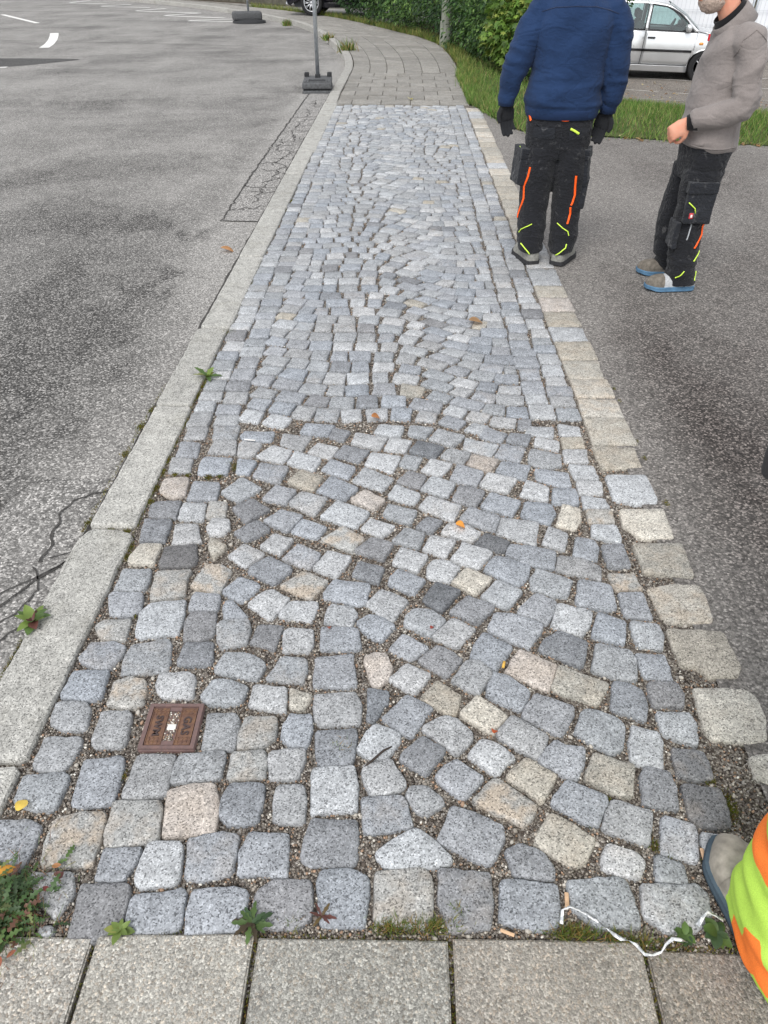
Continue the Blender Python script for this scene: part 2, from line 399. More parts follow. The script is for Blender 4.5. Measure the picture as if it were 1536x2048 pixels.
# ---------------------------------------------------------------- cobbles
STONES = '''b -943,840 -864,843 -824,829 -822,809 -825,730 -887,720
o -796,847 -745,863 -685,866 -677,847 -674,741 -790,739 -799,797
q -674,893 -563,897 -553,879 -543,802 -601,790 -659,784 -668,819 -667,860
b -657,780 -574,785 -575,755 -592,709 -655,712 -655,741
l -558,797 -483,798 -471,708 -543,696 -569,710 -566,764
g -795,722 -711,724 -693,684 -703,657 -708,626 -758,661 -799,706
d -681,701 -582,705 -572,688 -572,612 -620,583 -669,590 -676,645
b -561,680 -495,687 -458,699 -446,685 -444,611 -543,602 -565,624
g -891,690 -821,689 -836,664 -831,628 -869,627
g -738,612 -711,614 -704,596 -730,594
b -473,805 -403,826 -356,819 -359,731 -429,715 -457,718
b -332,828 -245,824 -239,776 -234,727 -289,735 -341,730 -349,779
d -191,863 -88,862 -82,831 -85,756 -187,755 -207,771 -205,813
s -435,694 -343,703 -314,697 -313,660 -316,616 -428,603 -436,643
S -269,720 -183,725 -176,698 -172,645 -202,623 -277,627 -299,668 -294,698
b -160,747 -87,748 -55,732 -53,701 -57,631 -149,633 -166,720
q -38,740 -18,747 69,759 85,735 87,665 72,631 -37,641
b 138,904 188,889 258,856 252,824 230,785 217,767 174,783 102,817
l -35,793 15,831 55,849 96,820 133,782 129,765 74,756 -13,754 -39,781
t 370,895 421,869 467,830 426,773 400,770 341,806 325,823
d 293,818 340,798 362,762 355,737 272,744 253,799
d 103,755 215,748 214,681 205,637 123,626 112,652 100,684
b 239,731 260,737 358,727 360,696 351,643 313,635 227,645
g 523,931 614,903 603,868 585,820 530,841 485,855 502,891
b 635,896 703,872 703,855 686,785 647,796 608,802
D 705,978 796,965 794,915 788,868 767,864 701,874 702,925
g 712,852 793,843 791,814 763,779 711,769 701,774
l 492,820 547,804 566,779 544,744 508,750 469,765 476,794
g 593,799 652,781 645,736 583,741
g 383,736 490,747 515,741 520,695 522,647 439,639 384,678
g 544,733 663,734 681,712 677,667 628,640 573,637 536,669
o -786,1247 -749,1268 -705,1258 -695,1231 -687,1179 -727,1163 -782,1174
g -921,1177 -843,1179 -823,1154 -811,1091 -872,1088 -917,1111
g -912,1067 -815,1068 -808,1031 -828,974 -870,965 -909,984
g -789,1149 -726,1151 -706,1141 -695,1061 -702,1042 -766,1040 -784,1055
g -918,955 -826,968 -806,954 -808,913 -810,869 -856,868 -911,887
b -782,1002 -747,1005 -701,1017 -685,1005 -679,979 -676,923 -673,891 -726,881 -774,882
g -653,1022 -558,1025 -554,975 -553,913 -607,903 -659,905
g -542,1025 -436,1037 -430,1022 -431,964 -490,952 -549,945 -552,993
p -550,926 -500,943 -440,948 -418,889 -417,825 -534,810 -542,867
g -513,1263 -454,1260 -410,1241 -425,1184 -506,1180 -535,1200
l -397,1250 -303,1241 -300,1202 -296,1160 -330,1169 -397,1178
t -294,1242 -228,1217 -246,1169 -285,1177
g -223,1221 -112,1231 -96,1199 -93,1128 -192,1121 -217,1141
d -77,1245 -19,1236 -22,1201 -55,1137 -76,1149
b 31,1228 70,1207 102,1189 45,1092 11,1111 -38,1148
g -503,1152 -433,1154 -417,1144 -411,1092 -410,1044 -496,1043
q -399,1138 -318,1143 -311,1083 -337,1055 -403,1049 -407,1088
b -282,1152 -226,1153 -219,1101 -226,1056 -270,1057 -296,1079 -296,1115
d -207,1101 -105,1112 -99,1084 -106,1009 -184,998 -201,1036
l -55,1129 11,1103 15,1076 -25,1026 -64,1026 -98,1050 -77,1093
q -415,1034 -336,1047 -324,1018 -321,967 -415,961
g -308,1042 -232,1050 -228,1028 -239,966 -307,960 -320,1025
l -73,1006 -11,1026 14,988 30,959 16,941 -57,921 -84,991
d -400,948 -320,948 -317,919 -319,850 -392,845 -413,873 -414,910
g -287,947 -221,951 -214,908 -209,853 -283,854 -289,906
l -207,992 -101,1003 -91,949 -88,888 -194,877
b -77,918 22,926 35,898 42,850 -47,832 -70,836
t 117,1279 180,1228 162,1168 142,1167 67,1218
c 226,1227 301,1163 254,1107 178,1160 180,1176
b 270,1313 316,1298 372,1250 361,1224 335,1183 251,1227 254,1256
b 385,1240 483,1201 475,1168 433,1104 342,1160 344,1177
g 134,1161 162,1151 202,1108 198,1084 159,1043 71,1114 78,1129
d 71,1095 128,1056 123,1041 79,983 14,1023 15,1041
l 222,1089 262,1082 305,1038 253,989 185,1038
g 315,1165 398,1105 391,1082 359,1036 270,1094 268,1114
b 418,1096 436,1079 488,1075 478,1031 454,984 429,987 364,1032 368,1051
b 155,1030 218,981 202,956 165,920 101,975 121,1007
t 334,1040 403,993 395,975 355,920 279,981 286,997
o 239,975 261,977 342,914 336,893 307,860 237,890 187,919
g 40,952 75,958 112,930 121,910 76,881 52,892 27,931
b 425,978 516,939 510,917 478,868 454,867 379,915 385,930
g 511,1193 551,1182 597,1158 603,1126 584,1068 550,1055 474,1115 478,1135
d 608,1288 655,1280 682,1258 682,1206 666,1158 582,1191
d 703,1286 783,1288 791,1252 780,1205 699,1205 698,1259
l 702,1184 790,1182 795,1147 780,1084 703,1117
l 624,1141 691,1125 692,1097 672,1015 598,1036 607,1087
t 508,1058 602,1024 574,939 547,941 473,981 481,1006
d 629,1017 684,1006 688,966 677,907 598,921 611,999
D 709,1075 783,1065 791,1043 788,991 743,988 704,998
g -908,1706 -814,1708 -807,1632 -819,1610 -906,1605
q -797,1696 -680,1709 -687,1653 -675,1588 -765,1565 -780,1568
b -908,1599 -809,1596 -793,1522 -819,1499 -885,1503 -915,1581
l -773,1551 -667,1571 -654,1471 -659,1429 -761,1414 -782,1426 -794,1511
q -892,1478 -815,1486 -808,1420 -807,1400 -875,1403 -914,1454
b -903,1384 -840,1394 -799,1380 -798,1345 -821,1289 -854,1289 -917,1323
g -779,1383 -682,1410 -664,1388 -650,1292 -715,1283 -776,1277 -788,1326
l -670,1282 -590,1291 -568,1275 -558,1204 -636,1198 -670,1236
b -915,1280 -816,1285 -807,1195 -857,1183 -921,1194
b -646,1603 -567,1596 -560,1573 -559,1528 -649,1529
d -634,1521 -559,1517 -544,1432 -583,1405 -631,1409 -646,1471
d -625,1399 -542,1401 -529,1318 -569,1313 -627,1316 -630,1335
g -53,1636 -6,1617 35,1589 -13,1496 -36,1498 -98,1574
o -640,1738 -590,1740 -550,1712 -566,1603 -669,1632
b -519,1685 -459,1659 -443,1641 -488,1567 -564,1614
l -427,1618 -398,1624 -341,1588 -355,1556 -387,1497 -470,1559
d -435,1783 -353,1730 -355,1711 -402,1651 -493,1707 -484,1733
l -238,1818 -156,1790 -199,1687 -280,1732
o -308,1712 -227,1671 -234,1653 -273,1587 -322,1615 -380,1643
d -130,1765 -47,1738 -62,1663 -148,1698
b -206,1678 -87,1659 -100,1574 -136,1567 -233,1594 -231,1623
l -334,1576 -256,1579 -246,1559 -263,1492 -365,1509 -355,1550
b -539,1574 -519,1575 -457,1503 -531,1496 -544,1545
g -206,1568 -140,1556 -122,1529 -138,1474 -222,1485 -216,1548
b -85,1524 -45,1514 -4,1480 -46,1419 -82,1436 -124,1491
g -533,1485 -455,1493 -442,1445 -445,1396 -512,1382 -531,1402 -545,1464
d -420,1475 -344,1474 -358,1379 -433,1402
l -323,1464 -255,1458 -247,1414 -254,1374 -330,1372 -341,1448
b -221,1467 -122,1469 -113,1438 -105,1393 -133,1382 -222,1382 -226,1456
p -60,1377 -29,1370 -12,1318 -20,1280 -52,1252 -67,1261 -95,1354
g -500,1363 -420,1360 -376,1325 -389,1266 -480,1282 -522,1297
g -331,1352 -261,1349 -255,1311 -260,1261 -367,1269
b -233,1350 -126,1367 -121,1315 -108,1255 -135,1248 -229,1248
l 121,1781 165,1782 206,1745 168,1672 95,1704 103,1755
c 228,1745 309,1694 249,1621 177,1672
b 334,1813 441,1763 430,1713 390,1660 287,1734 294,1760
g 461,1748 569,1695 536,1617 500,1618 430,1652 434,1694
D 126,1674 202,1634 138,1541 79,1593
l 322,1691 400,1639 345,1558 265,1612
d 223,1611 294,1579 303,1562 247,1495 162,1542
b 439,1629 500,1595 496,1573 456,1498 373,1542 382,1564
g 54,1550 102,1551 151,1508 99,1439 20,1489 29,1522
l 169,1517 238,1473 179,1398 105,1439
b 303,1540 350,1536 437,1503 440,1479 388,1401 273,1469
b 260,1458 343,1404 285,1316 216,1357 225,1401
p 362,1400 464,1340 422,1249 310,1312 329,1350
b 18,1449 96,1396 39,1348 -20,1388
d 118,1406 163,1385 191,1352 143,1289 63,1348
l 30,1333 100,1297 51,1229 -20,1276
g 202,1347 243,1348 272,1311 263,1283 227,1233 157,1276
b 3,1733 91,1682 50,1615 -25,1661 -26,1688
l 505,1590 605,1553 587,1504 554,1450 469,1490
d 487,1469 565,1430 553,1390 531,1332 418,1396 439,1437
o 691,1732 779,1734 786,1655 701,1656
b 591,1698 688,1671 682,1572 656,1563 561,1586
b 705,1638 783,1643 783,1528 702,1539
b 622,1556 698,1515 672,1421 585,1454 595,1483
l 714,1521 793,1507 799,1467 781,1408 712,1419 710,1460
g 592,1424 684,1399 691,1360 675,1290 629,1295 559,1323 563,1342
b 697,1391 778,1386 782,1348 777,1292 698,1308
t 467,1337 593,1278 580,1251 545,1205 440,1248 437,1265
g -911,2612 -844,2614 -822,2593 -823,2520 -908,2508
g -798,2610 -691,2623 -690,2518 -788,2511
b -915,2492 -831,2484 -821,2382 -906,2375
g -774,2501 -682,2503 -668,2401 -781,2407
b -663,2581 -535,2579 -539,2497 -650,2509 -676,2545
l -661,2494 -572,2481 -591,2388 -658,2391 -667,2469
l -525,2477 -438,2435 -468,2340 -583,2388
g -921,2370 -835,2363 -822,2267 -910,2269
b -789,2374 -674,2367 -677,2262 -786,2255 -797,2313
b -650,2363 -571,2347 -590,2264 -640,2268
b -556,2338 -441,2313 -459,2207 -569,2243
p -907,2221 -818,2232 -804,2122 -850,2101 -909,2144
b -793,2211 -690,2201 -682,2093 -791,2090
g -612,2242 -522,2171 -597,2083 -675,2142
b -472,2189 -388,2158 -421,2076 -509,2106
d -903,2079 -812,2086 -804,1977 -907,1993 -918,2055
l -798,2070 -712,2072 -703,1972 -797,1978
q -704,2081 -638,2078 -626,1986 -696,1991
d -548,2109 -474,2043 -546,1958 -612,2047
b -431,2041 -346,2008 -391,1917 -487,1971
d -912,1967 -815,1966 -807,1851 -895,1849
l -796,1948 -719,1950 -683,1854 -781,1838
l -672,1981 -610,1975 -596,1920 -617,1895 -662,1893 -680,1932
d -506,1974 -452,1924 -528,1858 -578,1906
t -652,1876 -587,1829 -621,1768 -652,1827
l -435,1903 -364,1873 -401,1797 -476,1832
c -889,1835 -815,1837 -814,1731 -901,1735 -906,1774
D -800,1824 -697,1837 -677,1760 -683,1731 -785,1722 -796,1737
l -530,1848 -450,1799 -509,1729 -577,1786
b -406,2642 -281,2634 -307,2549 -425,2567
d -285,2618 -211,2588 -238,2510 -296,2544
l -187,2573 -49,2540 -84,2450 -199,2491
l -38,2546 50,2513 23,2433 -63,2450
D 77,2523 184,2481 144,2393 39,2438
g 162,2619 275,2564 222,2482 124,2535
l -90,2644 17,2631 1,2547 -110,2575
g 45,2643 145,2624 105,2539 34,2573
g -497,2565 -370,2547 -404,2432 -496,2483
l -341,2497 -251,2465 -282,2382 -376,2427
d -231,2480 -121,2444 -164,2353 -265,2402
l -115,2429 7,2404 -28,2288 -138,2344
g 23,2414 91,2392 64,2313 0,2343
g 205,2462 293,2431 252,2354 165,2403
l 128,2388 213,2358 160,2262 87,2304
l -427,2426 -315,2372 -340,2289 -448,2341
b -276,2378 -173,2320 -199,2240 -308,2299
t -388,2297 -294,2255 -327,2160 -433,2216
b -266,2260 -155,2181 -204,2106 -312,2160
l -137,2321 -20,2253 -65,2171 -180,2227
d 34,2299 107,2269 78,2183 -9,2227
l 125,2266 216,2220 180,2132 83,2179
l -369,2159 -269,2120 -306,2009 -411,2084
l -228,2097 -107,2034 -151,1943 -284,2002
p -130,2173 -51,2110 -95,2049 -180,2110
l -11,2206 83,2150 53,2081 -42,2134
g -39,2086 67,2046 43,1970 -56,2016
l 112,2142 231,2085 197,1992 72,2069
b -347,1989 -253,1944 -289,1882 -380,1919
o -198,1956 -116,1890 -157,1817 -268,1879
l -103,1999 -13,1957 -57,1891 -130,1940
d 104,2016 160,1991 116,1921 61,1952
l 180,1977 245,1968 294,1926 254,1879 150,1925
g 24,1947 93,1917 69,1836 -21,1875
d -94,1891 -14,1858 -50,1777 -149,1820
l 116,1917 201,1884 161,1795 83,1836
b -344,1853 -260,1801 -294,1728 -390,1774
l 7,1838 102,1800 63,1719 -17,1761
b 366,2640 455,2585 421,2517 335,2561
l 277,2549 413,2497 368,2413 261,2468
d 467,2590 556,2577 526,2495 444,2528
l 552,2650 663,2648 644,2564 533,2592
l 684,2670 770,2651 764,2577 680,2580
t 677,2565 771,2572 764,2491 675,2489
l 572,2557 667,2534 649,2459 559,2501
b 425,2507 521,2480 479,2374 387,2414
g 544,2471 655,2430 644,2351 582,2335 519,2366 526,2432
l 673,2474 768,2472 757,2377 662,2383
p 295,2426 400,2391 358,2303 272,2355
b 233,2349 335,2302 294,2205 197,2246
b 412,2377 520,2347 489,2253 378,2303
b 538,2334 664,2306 660,2215 622,2210 535,2254
l 674,2361 770,2349 774,2261 682,2263
l 347,2293 456,2252 409,2167 307,2210
l 684,2250 780,2244 770,2172 682,2161
l 494,2249 572,2204 557,2126 530,2121 457,2155
b 586,2200 674,2194 667,2105 646,2096 571,2106
d 230,2208 329,2177 285,2079 200,2112
b 346,2169 452,2115 413,2024 302,2079
l 685,2149 769,2135 775,2084 685,2074
b 472,2119 566,2102 575,2055 542,1983 443,2025
c 606,2099 666,2073 656,2012 630,1960 565,1983
o 686,2070 779,2068 773,1993 687,1990
b 260,2070 368,2023 340,1934 221,2000
l 374,2019 502,1993 474,1864 347,1930
l 536,1972 598,1930 568,1839 499,1878
l 689,1979 772,1978 778,1913 767,1878 682,1921
D 310,1929 387,1886 356,1823 265,1872
b 386,1872 465,1860 538,1832 518,1746 435,1770 366,1814
b 622,1916 682,1897 690,1863 670,1795 594,1813
d 701,1870 777,1882 777,1766 702,1764
g 544,1815 615,1807 673,1760 661,1694 631,1712 523,1740
l 225,1874 324,1829 308,1799 266,1740 177,1782'''
BORDER = '''c 825,1273 970,1268 990,1244 988,1169 963,1104 919,1094 820,1104 812,1144
c 899,1057 951,1066 981,1052 965,959 892,995
x 811,1488 980,1482 986,1349 963,1306 879,1306 861,1341 818,1344 812,1387
k 804,1668 898,1691 974,1681 980,1637 965,1519 932,1513 831,1516 813,1537
t 805,1883 977,1884 969,1711 809,1735 815,1793
c 809,2077 971,2081 962,1911 851,1908 800,1979
l 804,2297 967,2301 970,2144 956,2112 873,2106 802,2132
t 794,2497 969,2492 965,2350 802,2332'''
TINT = {'g': (.315, .322, .33), 'b': (.302, .315, .336), 'd': (.222, .227, .238), 'D': (.16, .163, .17), 'l': (.395, .402, .41), 't': (.365, .342, .298),
        'c': (.475, .45, .4), 'p': (.40, .365, .335), 'o': (.35, .343, .325), 'q': (.34, .34, .33), 's': (.34, .355, .38), 'S': (.3, .295, .3), 'k': (.455, .428, .38), 'x': (.40, .37, .32)}
STAIN = {'o': 0.0, 'q': 0.55, 't': 0.7, 'k': 0.4, 'c': 0.85, 'p': 0.75}

def stone_geo(poly, h=0.05, seed=0, inset=0.0, fine=True, dome=0.0012, rough=1.0, base_z=-0.03):
    """a hewn stone: uneven outline, worn arris, slightly domed and tilted top"""
    r = random.Random(seed)
    P = [Vector((x, y)) for x, y in poly]
    ar = sum(P[i].x * P[(i + 1) % len(P)].y - P[(i + 1) % len(P)].x * P[i].y for i in range(len(P)))
    if ar < 0: P.reverse()
    c = sum(P, Vector((0, 0))) / len(P)
    if inset: P = [p + (c - p).normalized() * inset for p in P]
    Q = []
    for i in range(len(P)):                               # knock the corners off
        a, b = P[i], P[(i + 1) % len(P)]; L = (b - a).length
        k = min(0.2, r.uniform(.004, .0095) / max(L, 1e-4)) if fine else 0.1
        Q += [a.lerp(b, k), b.lerp(a, k)]
    if fine:
        Q2 = []
        for i in range(len(Q)):
            a, b = Q[i], Q[(i + 1) % len(Q)]; L = (b - a).length; Q2.append(a)
            m = int(L / 0.02)
            for j in range(1, m + 1): Q2.append(a.lerp(b, j / (m + 1)))
        Q = []
        for q in Q2:
            v = Vector((q.x * 38, q.y * 38, seed * 1.7)); d = (q - c).normalized()
            Q.append(q + d * (noise.noise(v) * 0.0034 + noise.noise(v * 2.7) * 0.0024) * rough)
    n = len(Q); sx, sy = r.gauss(0, 0.014), r.gauss(0, 0.014); up = r.uniform(-0.003, 0.004)
    def top(q, z):
        nz = noise.noise(Vector((q.x * 25, q.y * 25, seed))) * 0.0022 * rough if fine else 0
        return (q.x, q.y, z + up + (q.x - c.x) * sx + (q.y - c.y) * sy + nz)
    V = []; F = []
    rings = [(-0.0045, base_z, False), (-0.001, -0.010, False), (0.0006, -0.003, True), (0.0042, 0.0, True)] if fine else [(-0.001, base_z, False), (0.001, -0.004, True), (0.006, 0.0, True)]
    for ins, z, tp in rings:
        for q in Q:
            e = q + (c - q).normalized() * ins
            V.append(top(e, z) if tp else (e.x, e.y, z))
    m = len(rings)
    for i in range(m - 1):
        for k in range(n):
            k2 = (k + 1) % n; F.append((i * n + k, i * n + k2, (i + 1) * n + k2, (i + 1) * n + k))
    if fine:
        for q in Q: V.append(top(c + (q - c) * 0.5, dome))
        for k in range(n):
            k2 = (k + 1) % n; F.append(((m - 1) * n + k, (m - 1) * n + k2, m * n + k2, m * n + k))
        V.append(top(c, dome * 1.1))
        for k in range(n): F.append((m * n + k, m * n + (k + 1) % n, len(V) - 1))
    else:
        V.append(top(c, dome))
        for k in range(n): F.append(((m - 1) * n + k, (m - 1) * n + (k + 1) % n, len(V) - 1))
    return V, F

def stone_col(code, seed):
    r = random.Random(seed * 13 + 5); f = r.uniform(0.9, 1.1); c = TINT[code]
    w = r.uniform(-0.008, 0.005)
    return (c[0] * f + w, c[1] * f, c[2] * f - w, STAIN.get(code, 1.0 if r.random() < 0.9 else 0.8))

def add_stone(name, poly, code, seed, parent, **kw):
    V, F = stone_geo(poly, seed=seed, **kw)
    return mesh(name, V, F, M_GRAN, parent, True, cols=[stone_col(code, seed)] * len(V))

# footprint raster so gravel and further stones know where stones lie
GX0, GY0, GS = -1.05, 0.5, 0.0025
GW, GH = int(2.1 / GS), int(5.2 / GS)
mask = np.zeros((GH, GW), bool)
def raster(poly):
    P = np.array(poly, float); x0, y0 = P.min(0); x1, y1 = P.max(0)
    i0, i1 = max(int((x0 - GX0) / GS), 0), min(int((x1 - GX0) / GS) + 2, GW)
    j0, j1 = max(int((y0 - GY0) / GS), 0), min(int((y1 - GY0) / GS) + 2, GH)
    if i1 <= i0 or j1 <= j0: return None
    X, Y = np.meshgrid(GX0 + (np.arange(i0, i1) + .5) * GS, GY0 + (np.arange(j0, j1) + .5) * GS)
    ins = np.zeros(X.shape, bool); n = len(P)
    for k in range(n):
        (xa, ya), (xb, yb) = P[k], P[(k + 1) % n]
        if ya == yb: continue
        cr = ((ya > Y) != (yb > Y)) & (X < (xb - xa) * (Y - ya) / (yb - ya) + xa); ins ^= cr
    return (slice(j0, j1), slice(i0, i1)), ins

def parse(t):
    for ln in t.strip().split('\n'):
        w = ln.split(); yield w[0], [tuple(int(v) / 1000 for v in q.split(',')) for q in w[1:]]
seed = 0
for code, poly in parse(STONES):
    seed += 1
    add_stone('cobblestone', poly, code, seed, path, inset=-.0032)
    s = raster(poly)
    if s: mask[s[0]] |= s[1]
n_ind = seed

# the further courses: straight rows along both kerbs, swung segment rows between them
far = []
def wob(x, i, a=0.012, f=3.1): return a * noise.noise(Vector((x * f, i * 7.3, 2.2)))
def jt(y): return 0.0076 - 0.0020 * float(sstep(3.0, 6.5, y))
def column(x0, x1, ya, yb, ph):
    y = ya; i = 0
    while y < yb:
        h = random.uniform(0.09, 0.135); j = jt(y)
        a = x0 + random.uniform(-.009, .009) + j * .55; b = x1 + random.uniform(-.009, .009) - j * .55
        far.append([(a, y + j + random.uniform(-.004, .004)), (b, y + j + random.uniform(-.004, .004)), (b + random.uniform(-.006, .003), y + h - j), (a + random.uniform(-.003, .006), y + h - j)])
        y += h; i += 1
for k, (a, b) in enumerate([(-0.932, -0.82), (-0.82, -0.702), (0.568, 0.684), (0.684, 0.795)]): column(a, b, 2.0 + 0.03 * k, 10.86, 10 + 5 * k)
XL, XR = -0.705, 0.57
def f_off(x, y):
    u = (x - XL) / (XR - XL); k = 0.52 * (0.8 + 0.2 * math.sin(y * 1.7 + 0.6))
    return -k * max(u - 0.2, 0) ** 1.3 + 0.4 * max(u - 0.74, 0) ** 1.3 + .05 * math.sin(u * 9 + y * .8)
RP = 0.114; rows = int(9.6 / RP)
def crv(i, x):
    y0 = 2.05 + i * RP
    return y0 + f_off(x, y0) + wob(x, i, 0.014)
for i in range(rows):
    x = XL + random.uniform(-.03, .01)
    while x < XR - 0.035:
        w = random.uniform(0.088, 0.142)
        if x + w > XR - 0.045: w = XR - x
        j = jt(2.05 + i * RP)
        xa, xb = x + j, x + w - j
        sl = (crv(i, xb + .03) - crv(i, xa - .03)) / (xb - xa + .06); sh = -sl * 0.08
        q = [(xa, crv(i, xa) + j), (xb, crv(i, xb) + j), (min(xb + sh, XR + .0), crv(i + 1, xb + sh) - j), (min(xa + sh, XR - .05), crv(i + 1, xa + sh) - j)]
        q = [(px + random.uniform(-.0065, .0065), py + random.uniform(-.0065, .0065)) for px, py in q]
        far.append(q); x += w
keep = []
for q in far:
    ys = [p[1] for p in q]
    if max(ys) > 10.9: continue
    cx = sum(p[0] for p in q) / 4; cy = sum(ys) / 4
    if cy < 2.95:
        s = raster(q)
        if s is None: continue
        ov = (mask[s[0]] & s[1]).sum() / max(s[1].sum(), 1)
        if ov > 0.14: continue
    keep.append((cy, q))
keep.sort(key=lambda t: t[0])
codes = 'ggggggggggbbbbbbbbbbbllllllllddt'
VJ, FJ, CJ = [], [], []
for cy, q in keep:
    seed += 1; code = random.Random(seed).choice(codes)
    if code == 'd' and random.random() < (cy - 3) / 5: code = 'g'
    if code == 't' and random.random() < .5: code = 'l'
    if cy < 5.6:
        s = raster(q)
        if s: mask[s[0]] |= s[1]
    if seed <= 300: add_stone('cobblestone', q, code, seed, path)
    else:
        V, F = stone_geo(q, seed=seed, fine=cy < 5.0)
        b = len(VJ); VJ += V; FJ += [tuple(i + b for i in f) for f in F]; CJ += [stone_col(code, seed)] * len(V)
o = mesh('cobblestones', VJ, FJ, M_GRAN, path, True, cols=CJ); tag(o, kind='stuff')

# ---------------------------------------------------------------- stone border, right
border = mesh('border_bed', [(0.80, 0.6, -0.02), (1.0, 0.6, -0.02), (1.0, 10.9, -0.02), (0.80, 10.9, -0.02)], [(0, 1, 2, 3)], M_BED)
border.name = 'stone_border'; tag(border, 'row of large cream stones edging the cobbles along the driveway', 'stone border', kind='structure')
for code, poly in parse(BORDER):
    seed += 1
    o = add_stone('border_stone', poly, code, seed, border, rough=1.0)
    if code == 'x': o['label'] = 'border stone with a curved chip broken out of its near edge'
    s = raster(poly)
    if s: mask[s[0]] |= s[1]
ys = [2.505, 2.73, 2.9, 3.09, 3.29, 3.51, 3.70, 3.91, 4.12, 4.31, 4.62, 4.95]
while ys[-1] < 10.6: ys.append(ys[-1] + random.uniform(0.17, 0.27))
for k in range(len(ys) - 1):
    a, b = ys[k], ys[k + 1]; seed += 1; e = lambda: random.uniform(-.006, .006)
    q = [(0.805 + e(), a + .006), (0.90, a + .006 + e() * .6), (0.985 + e(), a + .006), (0.985 + e(), b - .004), (0.9, b - .004 + e() * .6), (0.805 + e(), b - .004)]
    code = 'g' if 9 <= k <= 10 else random.Random(seed).choice('kktttkpl' if k < 9 else 'tktktklt')
    add_stone('border_stone', q, code, seed, border, rough=1.3)
    s = raster(q)
    if s: mask[s[0]] |= s[1]

# ---------------------------------------------------------------- kerb, left
def strip_mat(): return M_GRAN
kerb = mesh('kerb', [(-1.1, 0.2, -0.05), (-0.94, 0.2, -0.05), (-0.94, 10.9, -0.05), (-1.1, 10.9, -0.05)], [(0, 1, 2, 3)], M_BED)
tag(kerb, 'flush granite kerb of long stones between road and cobbles', 'kerb', kind='structure')
kj = [0.12, 0.985, 1.915, 2.78, 3.62, 4.78, 5.95, 7.05, 8.0, 9.0, 10.0, 11.0]
def kerb_stone(poly, sd, zt=0.006, zb=-0.16, tint=(.385, .378, .352)):
    """long sawn-and-hewn kerb stone from an outline"""
    P = [Vector(p) for p in poly]; c = sum(P, Vector((0, 0))) / len(P); Q = []
    for i in range(len(P)):
        a, b = P[i], P[(i + 1) % len(P)]; L = (b - a).length; k = min(.2, .014 / L)
        m = max(int(L / 0.03), 1)
        for j in range(m + 1): Q.append(a.lerp(b, k + (1 - 2 * k) * j / m))
    Q2 = []
    for i, q in enumerate(Q):
        t = (Q[(i + 1) % len(Q)] - Q[i - 1]).normalized(); nn = Vector((-t.y, t.x))
        v = Vector((q.x * 20, q.y * 20, sd)); Q2.append((q, nn, noise.noise(v) * .004 + noise.noise(v * 3) * .002))
    V = []; F = []; n = len(Q2)
    for ins, z in ((0, zb), (0, zt - .012), (.004, zt - .003), (.014, zt)):
        for q, nn, d in Q2:
            e = q + nn * (ins + d); V.append((e.x, e.y, z + (noise.noise(Vector((e.x * 15, e.y * 15, sd))) * .003 if z > zt - .01 else 0)))
    for i in range(3):
        for k in range(n):
            k2 = (k + 1) % n; F.append((i * n + k, i * n + k2, (i + 1) * n + k2, (i + 1) * n + k))
    F.append(tuple(3 * n + k for k in range(n)))
    r = random.Random(sd); f = r.uniform(.92, 1.06)
    return mesh('kerb_stone', V, F, M_KERB, kerb, False, cols=[(tint[0] * f, tint[1] * f, tint[2] * f, 1)] * len(V))
for k in range(len(kj) - 1):
    a, b = kj[k] + .006, kj[k + 1] - .006; sh = [0, -.004, .0, -.006, .004, 0, 0, 0, 0, 0, 0][k]
    wd = .165 if b < 8 else .185
    poly = [(-1.1 + sh, a), (-1.1 + wd + sh, a), (-1.1 + wd + sh, b), (-1.1 + sh, b)]
    if k == 1: poly = [(-1.105, a), (-0.93, a), (-0.925, b - .03), (-0.99, b), (-1.09, b), (-1.115, b - .06)]
    kerb_stone(poly, 900 + k)
KQ, KL = curve_at(KO[1:], 400); KI = offs(KQ, 0.15)
nks = 30; s0 = 0
for k in range(nks):
    a = int((len(KQ) - 1) * (k / nks) ** 1.15); b = int((len(KQ) - 1) * ((k + 1) / nks) ** 1.15)
    if b <= a: continue
    st = max((b - a) // 3, 1); idx = list(range(a, b, st)) + [b]
    lo = [KQ[i] for i in idx]; hi = [KI[i] for i in idx]
    g = .008
    poly = [(p.x, p.y) for p in hi] + [(p.x, p.y) for p in lo[::-1]]
    c = Vector((sum(p[0] for p in poly) / len(poly), sum(p[1] for p in poly) / len(poly)))
    poly = [(p[0] + (c.x - p[0]) * .012, p[1] + (c.y - p[1]) * .012) for p in poly]
    ar = sum(poly[i][0] * poly[(i + 1) % len(poly)][1] - poly[(i + 1) % len(poly)][0] * poly[i][1] for i in range(len(poly)))
    if ar < 0: poly.reverse()
    kerb_stone(poly, 950 + k, 0.006, -0.2, (.36, .35, .325))
mesh('kerb_fill', [(-1.1, 11.0, -.02), (-.9, 11.0, -.02), (-.9, 12.1, -.02), (-1.1, 12.1, -.02)], [(0, 1, 2, 3)], M_BED, kerb)
kerb_stone([(-1.1, 11.0), (-.93, 11.0), (-.95, 11.99), (-1.1, 11.99)], 990, tint=(.36, .35, .325))

